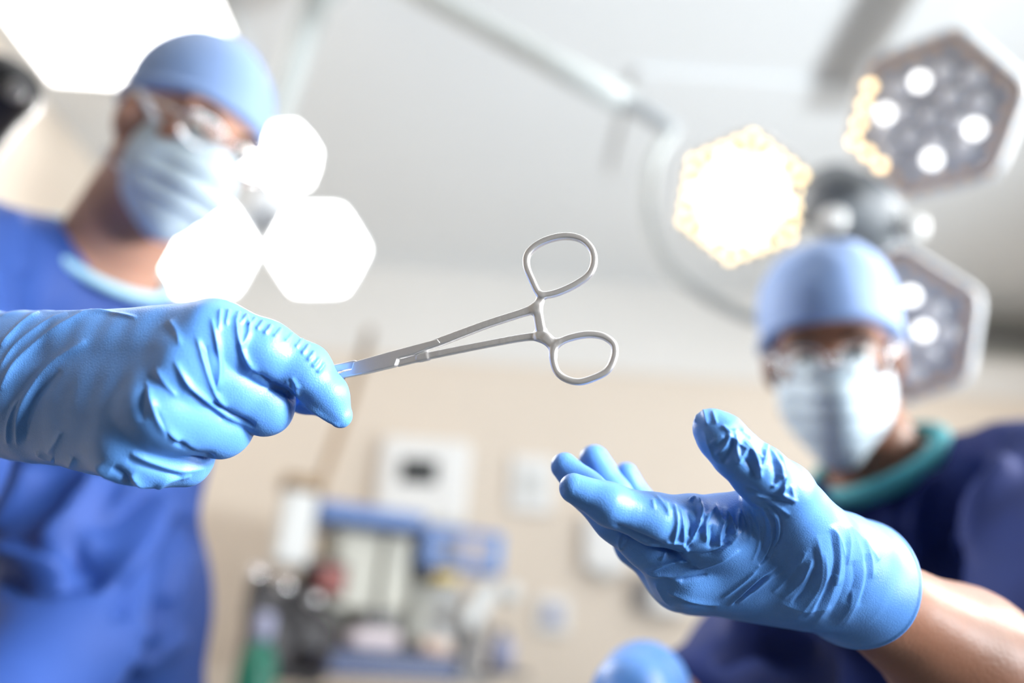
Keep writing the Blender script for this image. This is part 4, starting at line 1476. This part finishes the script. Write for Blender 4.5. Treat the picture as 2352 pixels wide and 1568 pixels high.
# lower cabinet to the floor, behind the frame's lower edge
box('cabinet', (bc[0], bc[1], .56), (.62, .46, .86), M['cream'], AM, rot=MROT, bevel=.015)
for k in range(3):
    d = box('drawer', np.array((bc[0], bc[1], .30 + k * .22)) - MN * .238, (.56, .03, .20), M['cream'], AM, rot=MROT, bevel=.006)
    box('handle', np.array((bc[0], bc[1], .34 + k * .22)) - MN * .262, (.20, .02, .02), M['navy'], d, rot=MROT, bevel=.005)
for sx in (-1, 1):
    for sy in (-1, 1):
        p = np.array((bc[0], bc[1], 0)) + MX * sx * .26 + MN * sy * .18
        lathe('wheel', p + (0, 0, .06) - MX * .02, MX, [(0, .05), (.005, .058), (.035, .058), (.04, .05)], M['dark'], AM, n=20)
        box('caster', p + (0, 0, .10), (.05, .05, .07), M['grey'], AM, rot=MROT, bevel=.004)
mbox('worktop', 755, 1498, 1060, 1560, .50, 'navy', AM, off=-.06, bevel=.012)
mbox('back_panel', 745, 1205, 960, 1500, .20, 'cream', AM, off=.16)
mbox('front_panel', 770, 1222, 872, 1400, .10, 'cream', AM, off=.05, bevel=.012)
mbox('front_panel', 880, 1228, 942, 1405, .12, 'cream', AM, off=.03, bevel=.012)
mbox('top_shelf', 735, 1162, 985, 1205, .34, 'blue', AM, off=-.02, bevel=.012)
mbox('side_column', 955, 1225, 1010, 1500, .14, 'cream', AM, off=.1)
mn = mbox('monitor', 978, 1212, 1160, 1312, .10, 'blue', AM, off=-.05, bevel=.014)
mbox('screen', 1052, 1232, 1128, 1290, .006, 'mscreen', mn, off=-.056, bevel=.001)
mbox('bezel_strip', 1138, 1228, 1152, 1304, .006, 'bluebright', mn, off=-.056, bevel=.001)
mbox('button_panel', 1018, 1232, 1040, 1292, .006, 'dark', mn, off=-.056, bevel=.001)
mbox('vaporizer', 1000, 1306, 1056, 1338, .08, 'yellow', AM, off=-.03, bevel=.012)
mbox('canister_mount', 1000, 1338, 1060, 1500, .10, 'white', AM, off=.06, bevel=.012)
p0, p1 = MP(1128, 1345, -.02), MP(1064, 1440, -.02)
tube('breathing_tube', [p0, p0 * .6 + p1 * .4, p1], [.038, .042, .042], M['white'], AM, n=20, sub=4)
lathe('valve_dome', MP(1166, 1362, -.03), -MN, [(0, .036), (.02, .038), (.04, .030), (.05, .012)], M['white'], AM, n=24)
mbox('recess', 842, 1402, 912, 1442, .05, 'dark', AM, off=-.0, bevel=.006)
mbox('side_rail', 1066, 1440, 1096, 1560, .06, 'grey', AM, off=.02)
mbox('flow_block', 700, 1285, 800, 1365, .10, 'dark', AM, off=.02, bevel=.01)
mbox('flow_block', 575, 1325, 740, 1430, .12, 'dark', AM, off=.10, bevel=.01)
mbox('side_frame', 560, 1420, 760, 1568, .10, 'dark', AM, off=.1, bevel=.01)
lathe('flow_knob', MP(652, 1347, -.01), -MN, [(0, .022), (.02, .026), (.035, .024), (.045, .012)], M['chrome'], AM, n=24)
lathe('flow_knob', MP(588, 1318, -.01), -MN, [(0, .022), (.02, .026), (.035, .024), (.045, .012)], M['chrome'], AM, n=24)
lathe('flow_knob', MP(720, 1375, -.01), -MN, [(0, .018), (.02, .020), (.03, .018), (.036, .010)], M['steel'], AM, n=24)
tube('hose', [MP(700, 1390), MP(760, 1440, -.05), MP(745, 1520, -.06), MP(700, 1570, -.02)], .016, M['dark'], AM, n=12, sub=6)
tube('hose', [MP(1100, 1390, -.02), MP(1115, 1440, -.05), MP(1095, 1540, -.06)], .014, M['grey'], AM, n=12, sub=6)
# things mounted on or standing by the machine
o = mbox('suction_jar', 735, 1298, 797, 1362, .07, 'red', None, off=-.07, bevel=.012)
tag(o, 'red plastic block on the left flank of the anaesthesia machine', 'container')
def on_top(name, x0, x1, t, h, z, m, off, bevel):
    c = MP((x0 + x1) / 2, 1480, off)
    w = abs((MP(x1, 1480, off) - MP(x0, 1480, off)) @ MX)
    c = c + MN * t / 2
    return box(name, (c[0], c[1], z + h / 2 + .001), (w, t, h), M[m], None, rot=MROT, bevel=bevel)


wz = MP(907, 1498, -.06)[2] + .004
o = on_top('folded_pad', 806, 924, .16, .058, wz, 'pink', -.05, .02)
tag(o, 'pale pink folded pad lying on the navy worktop of the machine', 'pad')
o = on_top('supply_tray', 975, 1040, .09, .042, wz, 'peach', -.055, .012)
tag(o, 'peach coloured tray at the right end of the navy worktop', 'tray')
bs = MP(1148, 1545, .05)
box('side_shelf', bs, (.16, .14, .02), M['dark'], AM, rot=MROT, bevel=.004)
box('shelf_arm', bs - MX * .1 - np.array((0, 0, .03)), (.14, .05, .03), M['grey'], AM, rot=MROT, bevel=.004)
bt = empty('bottle', bs + (0, 0, .011), 'lilac-grey bottle on the dark side shelf right of the machine', 'bottle')
lathe('flask', bs + (0, 0, .011), (0, 0, 1), [(0, .045), (.08, .045), (.10, .025), (.11, .020)], M['lilac'], bt, n=24)
lathe('bottle_cap', bs + (0, 0, .121), (0, 0, 1), [(0, .022), (.02, .022), (.024, .018)], M['grey'], bt, n=24)
# gas cylinder
gp = MP(598, 1490, -.20)
GC = empty('gas_cylinder', (gp[0], gp[1], 0), 'green gas cylinder with a grey neck at the machine, bottom of the frame', 'gas cylinder')
lathe('body', (gp[0], gp[1], 0), (0, 0, 1), [(0, .05), (.01, .055), (gp[2] - .06, .055), (gp[2] - .015, .045), (gp[2] + .02, .022)], M['green'], GC)
lathe('valve', (gp[0], gp[1], gp[2] + .015), (0, 0, 1), [(0, .022), (.03, .026), (.07, .026), (.08, .018)], M['lilac'], GC)
# light column and its pole
cp0, cp1 = MP(690, 1136, -.03), MP(662, 1290, -.03)
box('column', (cp0 + cp1) / 2, (.105, .09, abs(cp0[2] - cp1[2]) + .02), M['white'], AM, rot=MROT, bevel=.015)
box('column_cap', cp0 + (0, 0, .03), (.13, .11, .05), M['brown'], AM, rot=MROT, bevel=.012)
pt = MP(800, 930, .05)
tube('pole', [MP(722, 1150, -.02), MP(765, 1030, .02), pt, MP(850, 760, .1)], .016, M['brown'], AM, n=12)
